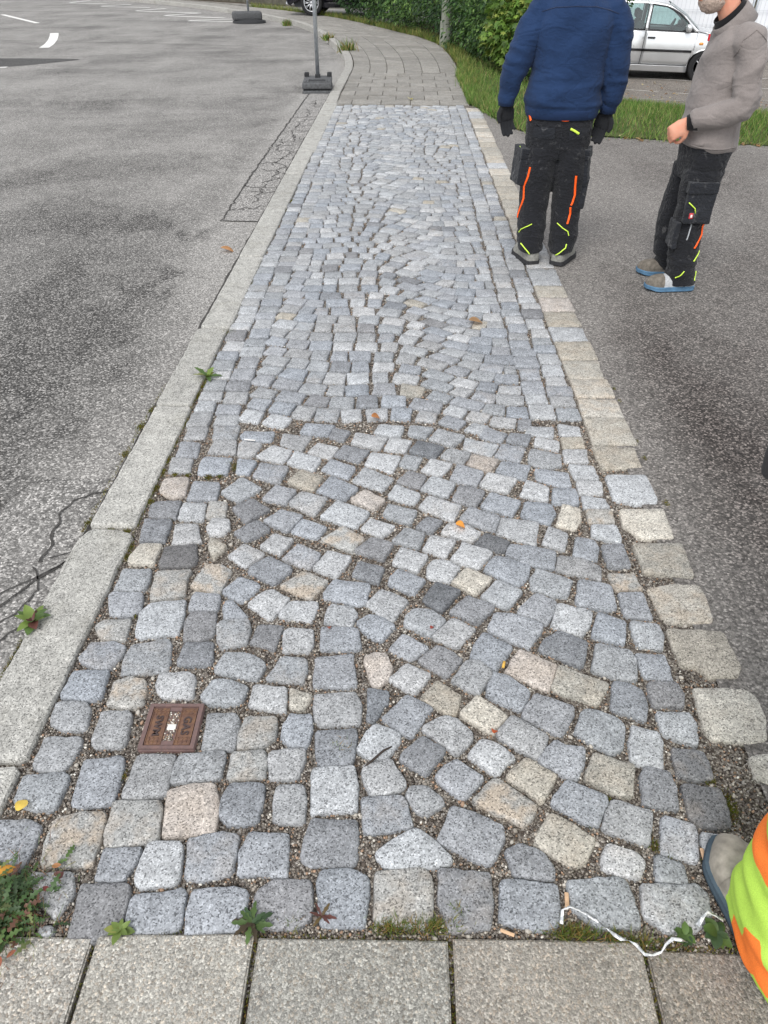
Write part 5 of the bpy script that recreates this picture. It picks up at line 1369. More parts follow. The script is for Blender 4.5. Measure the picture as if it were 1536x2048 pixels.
    for wx in (.75, 3.27):
        for side in (-1, 1):
            w = empty('wheel', (wx, side * .755, .305)); w.parent = e
            lathe('tyre', [(.20, -.095), (.27, -.10), (.298, -.085), (.305, -.05), (.305, .05), (.298, .085), (.27, .10), (.20, .095)], M_TYRE, w, 32, 'Y')
            V = []; F = []
            n0 = 32
            o = lathe('rim', [(.205, side * .06), (.212, side * .1), (.19, side * .098), (.18, side * .05), (.02, side * .03)], M_RIM if spokes > 5 else M_BLK, w, 32, 'Y')
            V = []; F = []
            for k in range(spokes):
                a = 2 * math.pi * k / spokes
                for da in ((-.1, .1) if spokes > 5 else (0,)):
                    v, f = tube([(.03 * math.cos(a), side * .085, .03 * math.sin(a)), (.195 * math.cos(a + da), side * .095, .195 * math.sin(a + da))], [(.012, .02), (.01, .012)], 6); b = len(V); V += v; F += [tuple(i + b for i in q) for q in f]
            v, f = tube([(0, side * .03, 0), (0, side * .1, 0)], .045, 12); b = len(V); V += v; F += [tuple(i + b for i in q) for q in f]
            mesh('spokes', V, F, M_RIM, w, True)
    return e
SILVER = car_paint('silver_paint', (.62, .63, .64)); BLACKP = car_paint('black_paint', (.012, .012, .017), .2, .2)
c_ = car('parked_car', 'silver hatchback parked in front of the white fence sheeting', (0, 0, 0), (0, 0, 0), SILVER)
yaw = -.19; ox = Vector((2.0, 0, 0)); ox.rotate(Matrix.Rotation(yaw, 3, 'Z')); c_.rotation_euler = (0, .015, yaw); c_.location = Vector((5.36, 19.36, -.605)) - ox
car('parked_car', 'black car at the top edge with a many spoked alloy wheel', (-3.0 - .75 * 1.15, 29.0, -.0), (0, 0, R(-4)), BLACKP, 1.15, 10)

# ================================================================ people
def join(parts):
    V = []; F = []
    for v, f in parts:
        b = len(V); V += [Vector(q) for q in v]; F += [tuple(i + b for i in q) for q in f]
    return V, F
def rings(L, n=24, p=2.4):
    """horizontal super-elliptic rings (cx, cy, z, rx, ry)"""
    V = []; F = []
    for cx, cy, z, rx, ry in L:
        for k in range(n):
            t = 2 * math.pi * k / n; c, s = math.cos(t), math.sin(t)
            V.append((cx + rx * math.copysign(abs(c) ** (2 / p), c), cy + ry * math.copysign(abs(s) ** (2 / p), s), z))
    for i in range(len(L) - 1):
        up = L[i + 1][2] > L[i][2]
        for k in range(n):
            k2 = (k + 1) % n; q = (i * n + k, i * n + k2, (i + 1) * n + k2, (i + 1) * n + k); F.append(q if up else q[::-1])
    a = tuple(range(n)); b = tuple((len(L) - 1) * n + k for k in range(n)); up = L[-1][2] > L[0][2]
    F.append(a[::-1] if up else a); F.append(b if up else b[::-1]); return V, F
def skin(name, parts, vox, mat, parent=None, smooth=6, disp=None):
    V, F = join(parts); o = mesh(name + '_src', V, F)
    m = o.modifiers.new('r', 'REMESH'); m.mode = 'VOXEL'; m.voxel_size = vox
    s = o.modifiers.new('s', 'SMOOTH'); s.factor = .5; s.iterations = smooth
    dg = bpy.context.evaluated_depsgraph_get(); dg.update()
    me = bpy.data.meshes.new_from_object(o.evaluated_get(dg)); old = o.data; bpy.data.objects.remove(o); bpy.data.meshes.remove(old)
    if disp:
        n = len(me.vertices); co = np.empty(n * 3, np.float32); no = np.empty(n * 3, np.float32)
        me.vertices.foreach_get('co', co); me.vertices.foreach_get('normal', no); co = co.reshape(-1, 3); no = no.reshape(-1, 3)
        d = np.array([disp(Vector(p)) for p in co.tolist()], np.float32); co = co + no * d[:, None]; me.vertices.foreach_set('co', co.ravel()); me.update()
    me.polygons.foreach_set('use_smooth', [True] * len(me.polygons)); me.name = name
    return link(name, me, mat, parent)
def ridge(v): return 1 - abs(noise.noise(v)) * 2
def hand(M, s, k=1.0, curl=(.35, .5, .4), thumb=.4):
    """palm and five unequal bent fingers; wrist at origin, fingers down -Z, palm faces +Y, thumb on side s of X"""
    T = []
    T.append(tube([(0, 0, .03), (0, 0, 0), (0, .002, -.04), (0, .004, -.088)], [(.027 * k, .02 * k), (.03 * k, .02 * k), (.041 * k, .0165 * k), (.04 * k, .0135 * k)], 14, True, (1, 0, 0)))
    for i, (x, L, r_) in enumerate(((.031, .072, .0092), (.0105, .08, .0096), (-.0105, .075, .0092), (-.031, .06, .0082))):
        p = Vector((s * x, .004, -.075)); d = Vector((s * x * .9, 0, -1)).normalized(); pts = [p]; a = 0
        for j, f in enumerate((.2, .45, .32, .23)):
            if j: a += curl[j - 1] * (1 + .12 * i)
            dd = Vector((d.x, math.sin(a), -math.cos(a))); p = p + dd * (L * f * 1.18); pts.append(p.copy())
        T.append(tube(pts, [r_ * k, r_ * k * 1.04, r_ * k, r_ * k * .95, r_ * k * .78], 8))
    th = Vector((s * .03, .006, -.022)); pts = [th, th + Vector((s * .022, .010, -.022)), th + Vector((s * .03, .012 + .02 * thumb, -.05)), th + Vector((s * .03 - s * .012 * thumb, .014 + .035 * thumb, -.072))]
    T.append(tube(pts, [.014 * k, .0125 * k, .0108 * k, .0085 * k], 8))
    return [([M @ Vector(v) for v in V], F) for V, F in T]
def frame(pos, down, palm):
    z = -Vector(down).normalized(); y = Vector(palm); y = (y - z * y.dot(z)).normalized(); x = y.cross(z)
    M = Matrix((x, y, z)).transposed().to_4x4(); M.translation = Vector(pos); return M
def head_parts(c, yaw=0.0, pitch=0.0):
    rx = [(-.118, .022, .03, .03), (-.105, .028, .05, .052), (-.07, .018, .064, .078), (-.03, .008, .07, .09), (.02, 0, .075, .097), (.06, -.004, .073, .094), (.09, -.006, .06, .078), (.112, -.008, .036, .05), (.12, -.008, .012, .018)]
    P = [rings([(0, cy, z, a, b) for z, cy, a, b in rx], 20, 2.1)]
    P.append(tube([(0, .098, .012), (0, .112, -.018), (0, .118, -.036), (0, .098, -.046)], [.009, .0115, .0145, .01], 8))
    P.append(tube([(-.035, .092, .022), (0, .098, .024), (.035, .092, .022)], .009, 8))
    P.append(tube([(-.02, .09, -.068), (0, .1, -.066), (.02, .09, -.068)], .008, 8))
    for s in (-1, 1): P.append(tube([(s * .072, -.004, .025), (s * .082, -.014, .01), (s * .08, -.01, -.02), (s * .072, -.002, -.034)], [.008, .013, .011, .006], 8))
    M = Matrix.Translation(c) @ Matrix.Rotation(yaw, 4, 'Z') @ Matrix.Rotation(pitch, 4, 'X')
    return [([M @ Vector(v) for v in V], F) for V, F in P], M
def xf(M, VF): return ([M @ Vector(v) for v in VF[0]], VF[1])
def mat_skin(name, c):
    t = NT(name, .55, .35); n = t.noise(t.pos(obj=True), 28, 4); t.b.inputs['Subsurface Weight'].default_value = .12; t.b.inputs['Subsurface Radius'].default_value = (.01, .004, .002)
    c2 = t.mix(t.rng(n, .4, .7), c, (c[0] * 1.02, c[1] * .86, c[2] * .82)); t.bump(t.noise(t.pos(obj=True), 160, 3), .15, .002); return t.col(c2)
M_SKIN = mat_skin('skin', lin(206, 150, 126)); M_HAIRD = plain('brown_hair', (.05, .035, .025), .8, .3, 0, .4, 90); M_HAIRW = plain('grey_hair', (.5, .46, .42), .85, .25, 0, .3, 120)
M_BEARD = plain('stubble', lin(168, 150, 138), .9, .15, 0, .35, 160)
M_EYE = plain('eye', (.7, .68, .65), .2, .5, 0, .02, 5); M_PUP = plain('pupil', (.02, .015, .01), .1, .5, 0, .02, 5); M_LIP = plain('lip', lin(176, 104, 96), .5, .3, 0, .1, 60)
def cloth(name, c, rib=0.0, fuzz=.25, dust=None, rough=.95, ribax='Z', fs=420, sheen=.3, wr=0.0, wf=13):
    t = NT(name, rough, .12); p = t.pos(obj=True); n = t.noise(p, fs, 2, .6); m = t.noise(p, 9, 4, .6)
    t.b.inputs['Sheen Weight'].default_value = sheen; t.b.inputs['Sheen Roughness'].default_value = .6
    cc = t.mix(1.0, c, t.rng(n, .25, .75, 1 - fuzz, 1 + fuzz), 'MULTIPLY'); cc = t.mix(1.0, cc, t.rng(m, .25, .75, .86, 1.14), 'MULTIPLY')
    h = n
    if rib:
        z = t.sep(p)[2]; pn = t.noise(p, 30, 2); w = t.math('SINE', t.math('ADD', t.math('MULTIPLY', z, rib), t.math('MULTIPLY', pn, 5.0)))
        cc = t.mix(1.0, cc, t.rng(w, -1, 1, .94, 1.05), 'MULTIPLY'); h = t.math('ADD', t.math('MULTIPLY', w, .25), n)
    if dust:
        d = t.noise(p, dust[0], 5, .7, .6); cc = t.mix(t.rng(d, dust[1], dust[1] + .12, 0, dust[2]), cc, (.34, .335, .33))
    t.bump(h, .35, .002)
    if wr:                                              # creases in the cloth
        b2 = [x for x in t.n if x.type == 'BUMP'][0]; q = t.pos((1, 1, 1.9), obj=True)
        w1 = t.noise(q, wf, 1, .4, 1.4); w2 = t.noise(q, wf * 2.3, 1, .4, 1.0)
        rd = t.math('ADD', t.math('ABSOLUTE', t.math('SUBTRACT', w1, .5)), t.math('MULTIPLY', t.math('ABSOLUTE', t.math('SUBTRACT', w2, .5)), .5))
        b1 = t.new('ShaderNodeBump'); b1.inputs['Strength'].default_value = wr; b1.inputs['Distance'].default_value = .05; t.put(b1.inputs['Height'], rd); t.l.new(b1.outputs[0], b2.inputs['Normal'])
    return t.col(cc)
M_BLUE = cloth('blue_knit', lin(33, 52, 84), 1500, .12, None, .95, sheen=.05, wr=.28, wf=6); M_BLUEH = cloth('blue_hem', lin(31, 48, 79), 1500, .12, sheen=.05); M_NAVY = cloth('navy_seam', lin(22, 37, 68), 0, .1)
M_FLEECE = cloth('grey_fleece', lin(126, 119, 116), 0, .14, None, 1.0, fs=260, sheen=.15, wr=.25, wf=6)
M_WORK = cloth('black_work_cloth', lin(30, 31, 35), 0, .2, (22, .6, .2), .92, fs=600, sheen=.1, wr=.55, wf=12); M_WORK2 = cloth('black_pocket_cloth', lin(35, 37, 42), 0, .2, (16, .58, .22), .92, fs=600, sheen=.1, wr=.5, wf=12)
M_BLKC = cloth('black_cotton', lin(24, 23, 25), 0, .2, sheen=.1); M_GLOVE = cloth('glove_knit', lin(34, 35, 38), 0, .25, (30, .62, .12), .85, fs=700, sheen=.05)
M_ORNG = plain('orange_zip', lin(255, 98, 30), .5, .3, 0, .12, 120); M_LIME = plain('lime_piping', lin(205, 236, 84), .5, .3, 0, .12, 90); M_GREYZ = plain('grey_piping', lin(165, 168, 172), .4, .4, 0, .1, 90)
M_SUEDE = plain('grey_suede', lin(132, 131, 126), .95, .12, 0, .25, 60); M_SUEDE2 = plain('worn_suede', lin(112, 106, 98), .95, .12, 0, .35, 45); M_SOLEB = plain('black_sole', (.03, .03, .032), .85, .25, 0, .2, 50); M_SOLEBLUE = plain('blue_sole', lin(78, 112, 140), .7, .3, 0, .25, 30); M_SOLESLATE = plain('slate_sole', lin(70, 84, 94), .75, .25, 0, .2, 30)
M_SHOE = plain('pale_dusty_suede', lin(148, 142, 132), .95, .1, 0, .3, 40)
M_TOEPALE = plain('pale_mesh', lin(168, 170, 172), .9, .2, 0, .2, 90)

def boot(parent, loc, rz, up, sole, L=.285, toe=None, label=None):
    b = empty('boot', loc, rz); b.parent = parent
    if label: b['label'] = label
    def outline(t):   # t 0 heel .. 1 toe : centre x, half width
        w = .043 + .008 * math.sin(math.pi * min(t * 1.05, 1)) + .010 * sstep(.45, .8, t); w *= min(1, (t + .05) / .13) ** .38 * min(1, (1.02 - t) / .2) ** .55; return w
    n = 18; V = []; F = []; m = 12
    # upper: rounded arches along the foot
    prof = []
    for i in range(n + 1):
        t = i / n; y = -L * .38 + L * t; w = outline(t) * .97
        h = .1 if t < .3 else .1 - .036 * sstep(.3, .72, t) - .012 * sstep(.7, 1, t) - .026 * sstep(.93, 1, t)
        if t < .06: h = .08 + .02 * t / .06
        for k in range(m + 1):
            a = math.pi * k / m; c, s = math.cos(a), math.sin(a)
            V.append((w * math.copysign(abs(c) ** .75, c), y, .018 + h * abs(s) ** .8))
    for i in range(n):
        for k in range(m): a = i * (m + 1) + k; F.append((a, a + 1, a + m + 2, a + m + 1))
    F.append(tuple(range(m, -1, -1))); F.append(tuple(n * (m + 1) + k for k in range(m + 1)))
    mesh('upper', V, F, up, b, True)
    if toe:
        V2 = [(v[0] * 1.02, v[1] + .002, v[2] * 1.02 + .001) for v in V[int(n * .70) * (m + 1):]]; nn = n + 1 - int(n * .70); F2 = []
        for i in range(nn - 1):
            for k in range(m): a = i * (m + 1) + k; F2.append((a, a + 1, a + m + 2, a + m + 1))
        F2.append(tuple((nn - 1) * (m + 1) + k for k in range(m + 1))); mesh('toe_cap', V2, F2, toe, b, True)
    V, F = tube([(0, -L * .2, .07), (0, -L * .16, .12)], [(.036, .04), (.034, .038)], 14, True, (1, 0, 0)); mesh('collar', V, F, up, b, True)
    V = []; F = []; pts = []
    for i in range(25): t = i / 24; pts.append((outline(t) + .004, -L * .385 + (L + .008) * t))
    for i in range(24, -1, -1): t = i / 24; pts.append((-outline(t) - .004, -L * .385 + (L + .008) * t))
    N = len(pts)
    for z, g in ((0.0, -.003), (.004, 0), (.018, .001), (.025, -.002)):
        for x, y in pts: V.append((x + math.copysign(g, x), y, z + (.012 * float(sstep(.09, .2, y)) if z < .01 else .006 * float(sstep(.1, .2, y)))))
    for i in range(3):
        for k in range(N): k2 = (k + 1) % N; F.append((i * N + k, i * N + k2, (i + 1) * N + k2, (i + 1) * N + k))
    F.append(tuple(range(N))[::-1]); F.append(tuple(3 * N + k for k in range(N))); mesh('sole', V, F, sole, b, True)
    V = []; F = []
    for k in range(4):
        y = -.01 + k * .022; v, f = tube([(-.024, y, .102 - k * .009), (0, y + .004, .112 - k * .0095), (.024, y, .102 - k * .009)], .003, 6); q = len(V); V += v; F += [tuple(i + q for i in x) for x in f]
    mesh('lace', V, F, M_BLKC, b, True); return b
def bvh_of(o):
    return BVHTree.FromPolygons([v.co.copy() for v in o.data.vertices], [tuple(p.vertices) for p in o.data.polygons])
def piping(name, o, bv, pts, dirv, w, mat, lift=.003, org=2.0):
    """a strip laid on a garment: points are found by shooting along dirv at it"""
    d = Vector(dirv).normalized(); Q = []
    P = [Vector(p) for p in pts]; fine = []
    for a, b in zip(P[:-1], P[1:]):
        for k in range(6): fine.append(a.lerp(b, k / 6))
    fine.append(P[-1])
    for p in fine:
        h = bv.ray_cast(p - d * org, d)
        if h[0] is not None: Q.append((h[0] + h[1] * lift, h[1]))
    if len(Q) < 3: return None
    # even out depth jumps
    V = []; F = []
    for i, (p, n) in enumerate(Q):
        t = (Q[min(i + 1, len(Q) - 1)][0] - Q[max(i - 1, 0)][0]).normalized(); s = t.cross(n).normalized() * .8
        for a, h in ((-.5, -.002), (-.32, .0022), (.32, .0022), (.5, -.002)): V.append(p + s * w * a + n * h)
    for i in range(len(Q) - 1):
        for k in range(3): F.append((4 * i + k, 4 * i + k + 1, 4 * i + 5 + k, 4 * i + 4 + k))
    return mesh(name, V, F, mat, o, True)
def pocket(name, parent, loc, rot, sx_, sy_, sz_, mat, flap=True):
    V = []; F = []; bx(V, F, -sx_ / 2, sx_ / 2, -sy_ / 2, sy_ / 2, -sz_ / 2, sz_ / 2); ph = loc[0] * 40
    o = skin(name, [(V, F)], .0065, mat, parent, 4, lambda v: .007 * noise.noise(Vector((v.x * 18 + ph, v.y * 16, v.z * 12))) + .003 * noise.noise(v * 45)); o.location = loc; o.rotation_euler = rot
    if flap:
        V = []; F = []; bx(V, F, -sx_ / 2 - .005, sx_ / 2 + .005, -sy_ / 2 - .005, sy_ / 2 + .005, sz_ * .24, sz_ * .52); f = skin('pocket_flap', [(V, F)], .006, mat, o, 3, lambda v: .006 * noise.noise(Vector((v.x * 18 + ph, v.y * 22, v.z * 14 + 5))))
    return o
def face_bits(p, HM, hair, beard=None):
    for s in (-1, 1):
        V, F = rings([(0, 0, z * .0115, .0115 * math.sqrt(max(1 - z * z, .02)), .0115 * math.sqrt(max(1 - z * z, .02))) for z in (-1, -.6, 0, .6, 1)], 10, 2); e_ = mesh('eye', [HM @ (Vector(v) + Vector((s * .031, .083, .004))) for v in V], F, M_EYE, p, True)
        mesh('pupil', [HM @ (Vector(v) * .5 + Vector((s * .031, .0905, .004))) for v in V], F, M_PUP, e_, True)
    V, F = tube([(-.022, .093, -.068), (0, .106, -.066), (.022, .093, -.068)], [(.003), (.006), (.003)], 8); mesh('lips', [HM @ Vector(v) for v in V], F, M_LIP, p, True)
    L = [(0, -.03, -.055, .05, .055), (0, -.03, -.02, .074, .078), (0, -.022, .03, .083, .092), (0, -.014, .07, .08, .097), (0, -.012, .1, .064, .082), (0, -.012, .122, .036, .05), (0, -.012, .128, .01, .014)]
    skin('hair', [xf(HM, rings(L, 20, 2.1))], .007, hair, p, 3, lambda v: .004 * noise.noise(v * 60))
    if beard:
        B = [rings([(0, .03, -.135, .022, .024), (0, .03, -.12, .048, .05), (0, .024, -.09, .064, .074), (0, .022, -.06, .07, .078), (0, .012, -.035, .0725, .072)], 20, 2.1)]
        skin('beard', [xf(HM, b) for b in B], .006, beard, p, 2, lambda v: -.003 + .004 * noise.noise(v * 45) + .003 * noise.noise(v * 140))

def person(label, loc, rz): 
    pass

# ---- man in the blue sweater, seen from behind -------------------------------------------------
def man_blue():
    hc = Vector((0, .035, 1.60)); hp, HM = head_parts(hc, R(8), R(-6))
    gl = frame((-.333, .03, .905), (.03, .10, -1), (.75, -.1, .1)); gr = frame((.262, .03, .865), (-.2, .12, -1), (-.8, -.1, .1))
    gl = frame((-.338, .02, .905), (.12, .05, -1), (.35, -1, .1)); gr = frame((.256, .02, .868), (-.26, .05, -1), (-.35, -1, .1))
    # body: one continuous figure under the clothes
    body = hp + [tube([(0, .02, 1.40), (0, .03, 1.5)], [.055, .052], 14)]
    body += [rings([(-.01, 0, .80, .13, .09), (-.01, 0, .95, .14, .09), (0, 0, 1.2, .15, .09), (0, 0, 1.36, .12, .07), (0, .01, 1.44, .06, .055)], 18)]
    for s, hx, el, wr, M in ((-1, -.17, (-.292, -.01, 1.11), (-.335, .02, .92), gl), (1, .18, (.25, -.01, 1.09), (.256, .02, .88), gr)):
        body += [tube([(hx * .6, 0, 1.36), (hx, 0, 1.36), el, wr], [.05, .045, .036, .026], 12)] + hand(M, -s, .8, (.3, .35, .3))
    for s, x in ((-1, -.098), (1, .1)): body += [tube([(x * .9, 0, .86), (x, 0, .5), (x, -.01, .1)], [.075, .055, .035], 12), tube([(x, -.03, .05), (x, .07, .04)], [.025, .02], 10)]
    p = skin('person', body, .0065, M_SKIN, None, 4); p.location = loc1; p.rotation_euler = (0, 0, R(-3)); tag(p, 'workman seen from behind in blue sweater and black work trousers with black gloves', 'person')
    face_bits(p, HM, M_HAIRD)
    # trousers
    tr = [rings([(-.012, .0, .63, .165, .10), (-.015, -.005, .70, .192, .118), (-.015, -.005, .78, .198, .122), (-.012, 0, .86, .195, .115), (-.012, 0, .90, .19, .11)], 28)]
    def leg(x0, pts): return rings([(x, y, z, rx * 1.07 + .002, ry * 1.06) for z, x, y, rx, ry in pts], 22, 2.2)
    tr.append(leg(-1, [(.072, -.098, -.03, .066, .08), (.085, -.098, -.028, .07, .084), (.10, -.098, -.02, .077, .088), (.16, -.104, -.015, .08, .085), (.24, -.108, -.01, .083, .085), (.32, -.110, 0, .082, .082), (.45, -.110, .0, .088, .092), (.56, -.104, -.004, .092, .105), (.68, -.095, -.004, .09, .11)]))
    tr.append(leg(1, [(.072, .10, -.03, .066, .08), (.085, .1, -.028, .07, .084), (.10, .098, -.02, .077, .088), (.16, .102, -.015, .08, .085), (.24, .102, -.01, .083, .085), (.32, .098, 0, .085, .082), (.45, .092, .0, .088, .092), (.56, .082, -.004, .092, .105), (.68, .075, -.004, .09, .11)]))
    def fold(v):
        a = float(sstep(.34, .1, v.z)) * 1.0 + .35; b = float(sstep(.5, .62, v.z)) * .5
        w = noise.noise(Vector((v.x * 7 + 3, v.y * 7, v.z * 30))) * .0075 * a + noise.noise(Vector((v.x * 16, v.y * 14, v.z * 44 + 8))) * .004 * a
        w += noise.noise(Vector((v.x * 12 + v.z * 8, v.y * 9, v.z * 9 + 20))) * .006
        return w + .004 * b * noise.noise(Vector((v.x * 22, v.y * 10, v.z * 12)))
    t = skin('trousers', tr, .0075, M_WORK, p, 5, fold); bv = bvh_of(t)
    Z = lambda pts: [(x, 0, z) for x, z in pts]
    D = (0, 1, 0)
    piping('zip', t, bv, Z([(-.165, .585), (-.172, .53), (-.186, .47), (-.18, .40), (-.19, .34), (-.2, .29), (-.2, .275)][::1]) , D, .016, M_ORNG, .004)
    piping('zip', t, bv, Z([(.112, .545), (.118, .48), (.125, .43), (.118, .385), (.112, .37)]), D, .017, M_ORNG, .004); piping('zip', t, bv, Z([(.110, .36), (.116, .32), (.11, .285), (.105, .26)]), D, .016, M_ORNG, .004)
    piping('piping', t, bv, Z([(-.115, .255), (-.15, .235), (-.175, .215), (-.184, .19)]), D, .007, M_LIME); piping('piping', t, bv, Z([(.045, .26), (.08, .235), (.115, .215), (.125, .19)]), D, .007, M_LIME)
    piping('piping', t, bv, Z([(-.168, .13), (-.145, .11), (-.115, .08), (-.095, .06), (-.09, .05)]), D, .009, M_LIME); piping('piping', t, bv, Z([(.12, .135), (.115, .115), (.085, .09), (.055, .065), (.04, .05)]), D, .009, M_LIME)
    piping('pocket_seam', t, bv, Z([(-.165, .822), (-.13, .80), (-.06, .797)]), D, .007, M_WORK2, .004); piping('seam', t, bv, Z([(-.012, .82), (-.012, .70), (-.015, .62)]), D, .006, M_WORK2, .002)
    for x0, x1 in ((-.17, -.05), (.03, .15)):
        bp = piping('back_pocket', t, bv, Z([(x0, .775), ((x0 + x1) / 2, .77), (x1, .775)]), D, .075, M_WORK2, .004)
    piping('pocket_lining', t, bv, Z([(.035, .80), (.06, .79), (.085, .775)]), D, .016, M_LIME, .012)
    pocket('cargo_pocket', t, (-.218, -.005, .575), (0, R(5), R(14)), .055, .15, .2, M_WORK2); pocket('cargo_pocket', t, (.178, -.005, .575), (0, R(-4), R(-14)), .045, .15, .2, M_WORK2); pocket('tool_pocket', t, (.186, -.02, .43), (0, R(4), R(-12)), .04, .11, .17, M_WORK2, False)
    piping('pocket_lining', t, bv, [(-.2, -.02, .69), (-.2, .0, .692), (-.2, .03, .69)], (1, 0, 0), .014, M_LIME, .035)
    piping('belt_tab', t, bv, Z([(-.188, .87), (-.192, .85), (-.185, .825)]), D, .016, M_ORNG, .012); piping('belt_tab', t, bv, Z([(-.02, .842), (.0, .84), (.02, .842)]), D, .014, M_ORNG, .006)
    V, F = rings([(-.012, 0, .845, .2, .119), (-.012, 0, .85, .203, .122), (-.012, 0, .875, .203, .122), (-.012, 0, .88, .2, .119)], 30); mesh('belt', V, F, M_BLKC, t, True)
    # sweater
    sw = [rings([(-.01, 0, .845, .198, .128), (-.01, 0, .87, .208, .138), (-.012, 0, .92, .212, .142), (-.012, 0, .99, .2, .135), (-.01, 0, 1.08, .198, .132), (-.005, -.008, 1.2, .206, .138), (0, -.012, 1.3, .212, .132), (0, -.008, 1.375, .2, .112), (0, 0, 1.42, .14, .09), (0, .01, 1.455, .078, .072), (0, .015, 1.485, .07, .068)], 30, 2.3)]
    sw.append(tube([(-.10, 0, 1.36), (-.18, -.005, 1.352), (-.235, -.01, 1.28), (-.29, -.015, 1.12), (-.318, -.005, 1.02), (-.336, .015, .93), (-.338, .02, .905)], [(.07, .07), (.082, .078), (.078, .074), (.07, .066), (.06, .058), (.052, .05), (.046, .044)], 18))
    sw.append(tube([(.10, 0, 1.36), (.185, -.005, 1.352), (.228, -.01, 1.28), (.252, -.015, 1.12), (.262, -.008, 1.02), (.262, .015, .91), (.258, .02, .872)], [(.07, .07), (.082, .078), (.08, .076), (.074, .07), (.066, .062), (.054, .052), (.046, .044)], 18))
    def sfold(v):
        low = float(sstep(1.16, .93, v.z)); arm = 1.0 if (v.x < -.225 or v.x > .215) else 0.0
        w = ridge(Vector((v.x * 3.2 + v.z * 2, v.y * 3, v.z * 17 + 2))) * .015 * low * (1 - arm) * float(sstep(.875, .93, v.z))
        w += noise.noise(Vector((v.x * 6 - v.z * 5, v.y * 5, v.z * 4))) * .013
        w += arm * ridge(Vector((v.x * 6, v.y * 6, v.z * 15 + 7))) * .011
        if .895 < v.z < .905 and not arm: w -= .003
        if not arm: w += .009 * ridge(Vector((v.x * 4.5 + v.z * 3.5, v.y * 4, v.z * 2.2 + 30)))
        return w
    s = skin('sweater', sw, .0075, M_BLUE, p, 6, sfold); sb = bvh_of(s)
    piping('yoke_seam', s, sb, Z([(-.2, 1.352), (-.13, 1.372), (-.03, 1.378), (.08, 1.376), (.15, 1.362), (.21, 1.345)]), D, .005, M_NAVY, .001)
    V, F = rings([(-.01, 0, .838, .193, .124), (-.01, 0, .842, .2, .131), (-.01, 0, .882, .212, .142), (-.01, 0, .892, .209, .139)], 32, 2.3); mesh('hem', V, F, M_BLUEH, s, True)
    for c_, d_, r_ in (((-.338, .02, .905), (0, 0, 1), .047), ((.258, .02, .872), (0, 0, 1), .047)):
        V, F = tube([Vector(c_) + Vector((0, 0, -.012)), Vector(c_) + Vector((0, -.001, .02)), Vector(c_) + Vector((0, -.003, .045))], [r_ * .97, r_ * 1.05, r_ * 1.08], 16); mesh('cuff', V, F, M_BLUEH, s, True)
    for M, s_ in ((gl, 1), (gr, -1)):
        g = skin('glove', hand(M, s_, 1.22, (.3, .35, .3)) + [xf(M, tube([(0, 0, .045), (0, 0, -.01)], [(.04, .036), (.036, .03)], 14, True, (1, 0, 0)))], .0042, M_GLOVE, p, 3, lambda v: .0012 * noise.noise(v * 60))
        mesh('glove_cuff', *xf(M, tube([(0, 0, .02), (0, 0, .05)], [(.041, .036), (.043, .039)], 16, True, (1, 0, 0))), M_BLKC, g, True)
    boot(p, (-.106, .0, .0), R(18), M_SUEDE, M_SOLEB, .28); boot(p, (.114, -.005, .0), R(-26), M_SUEDE, M_SOLEB, .28)
    return p
loc1 = (.932, 4.765, .001)
man_blue()

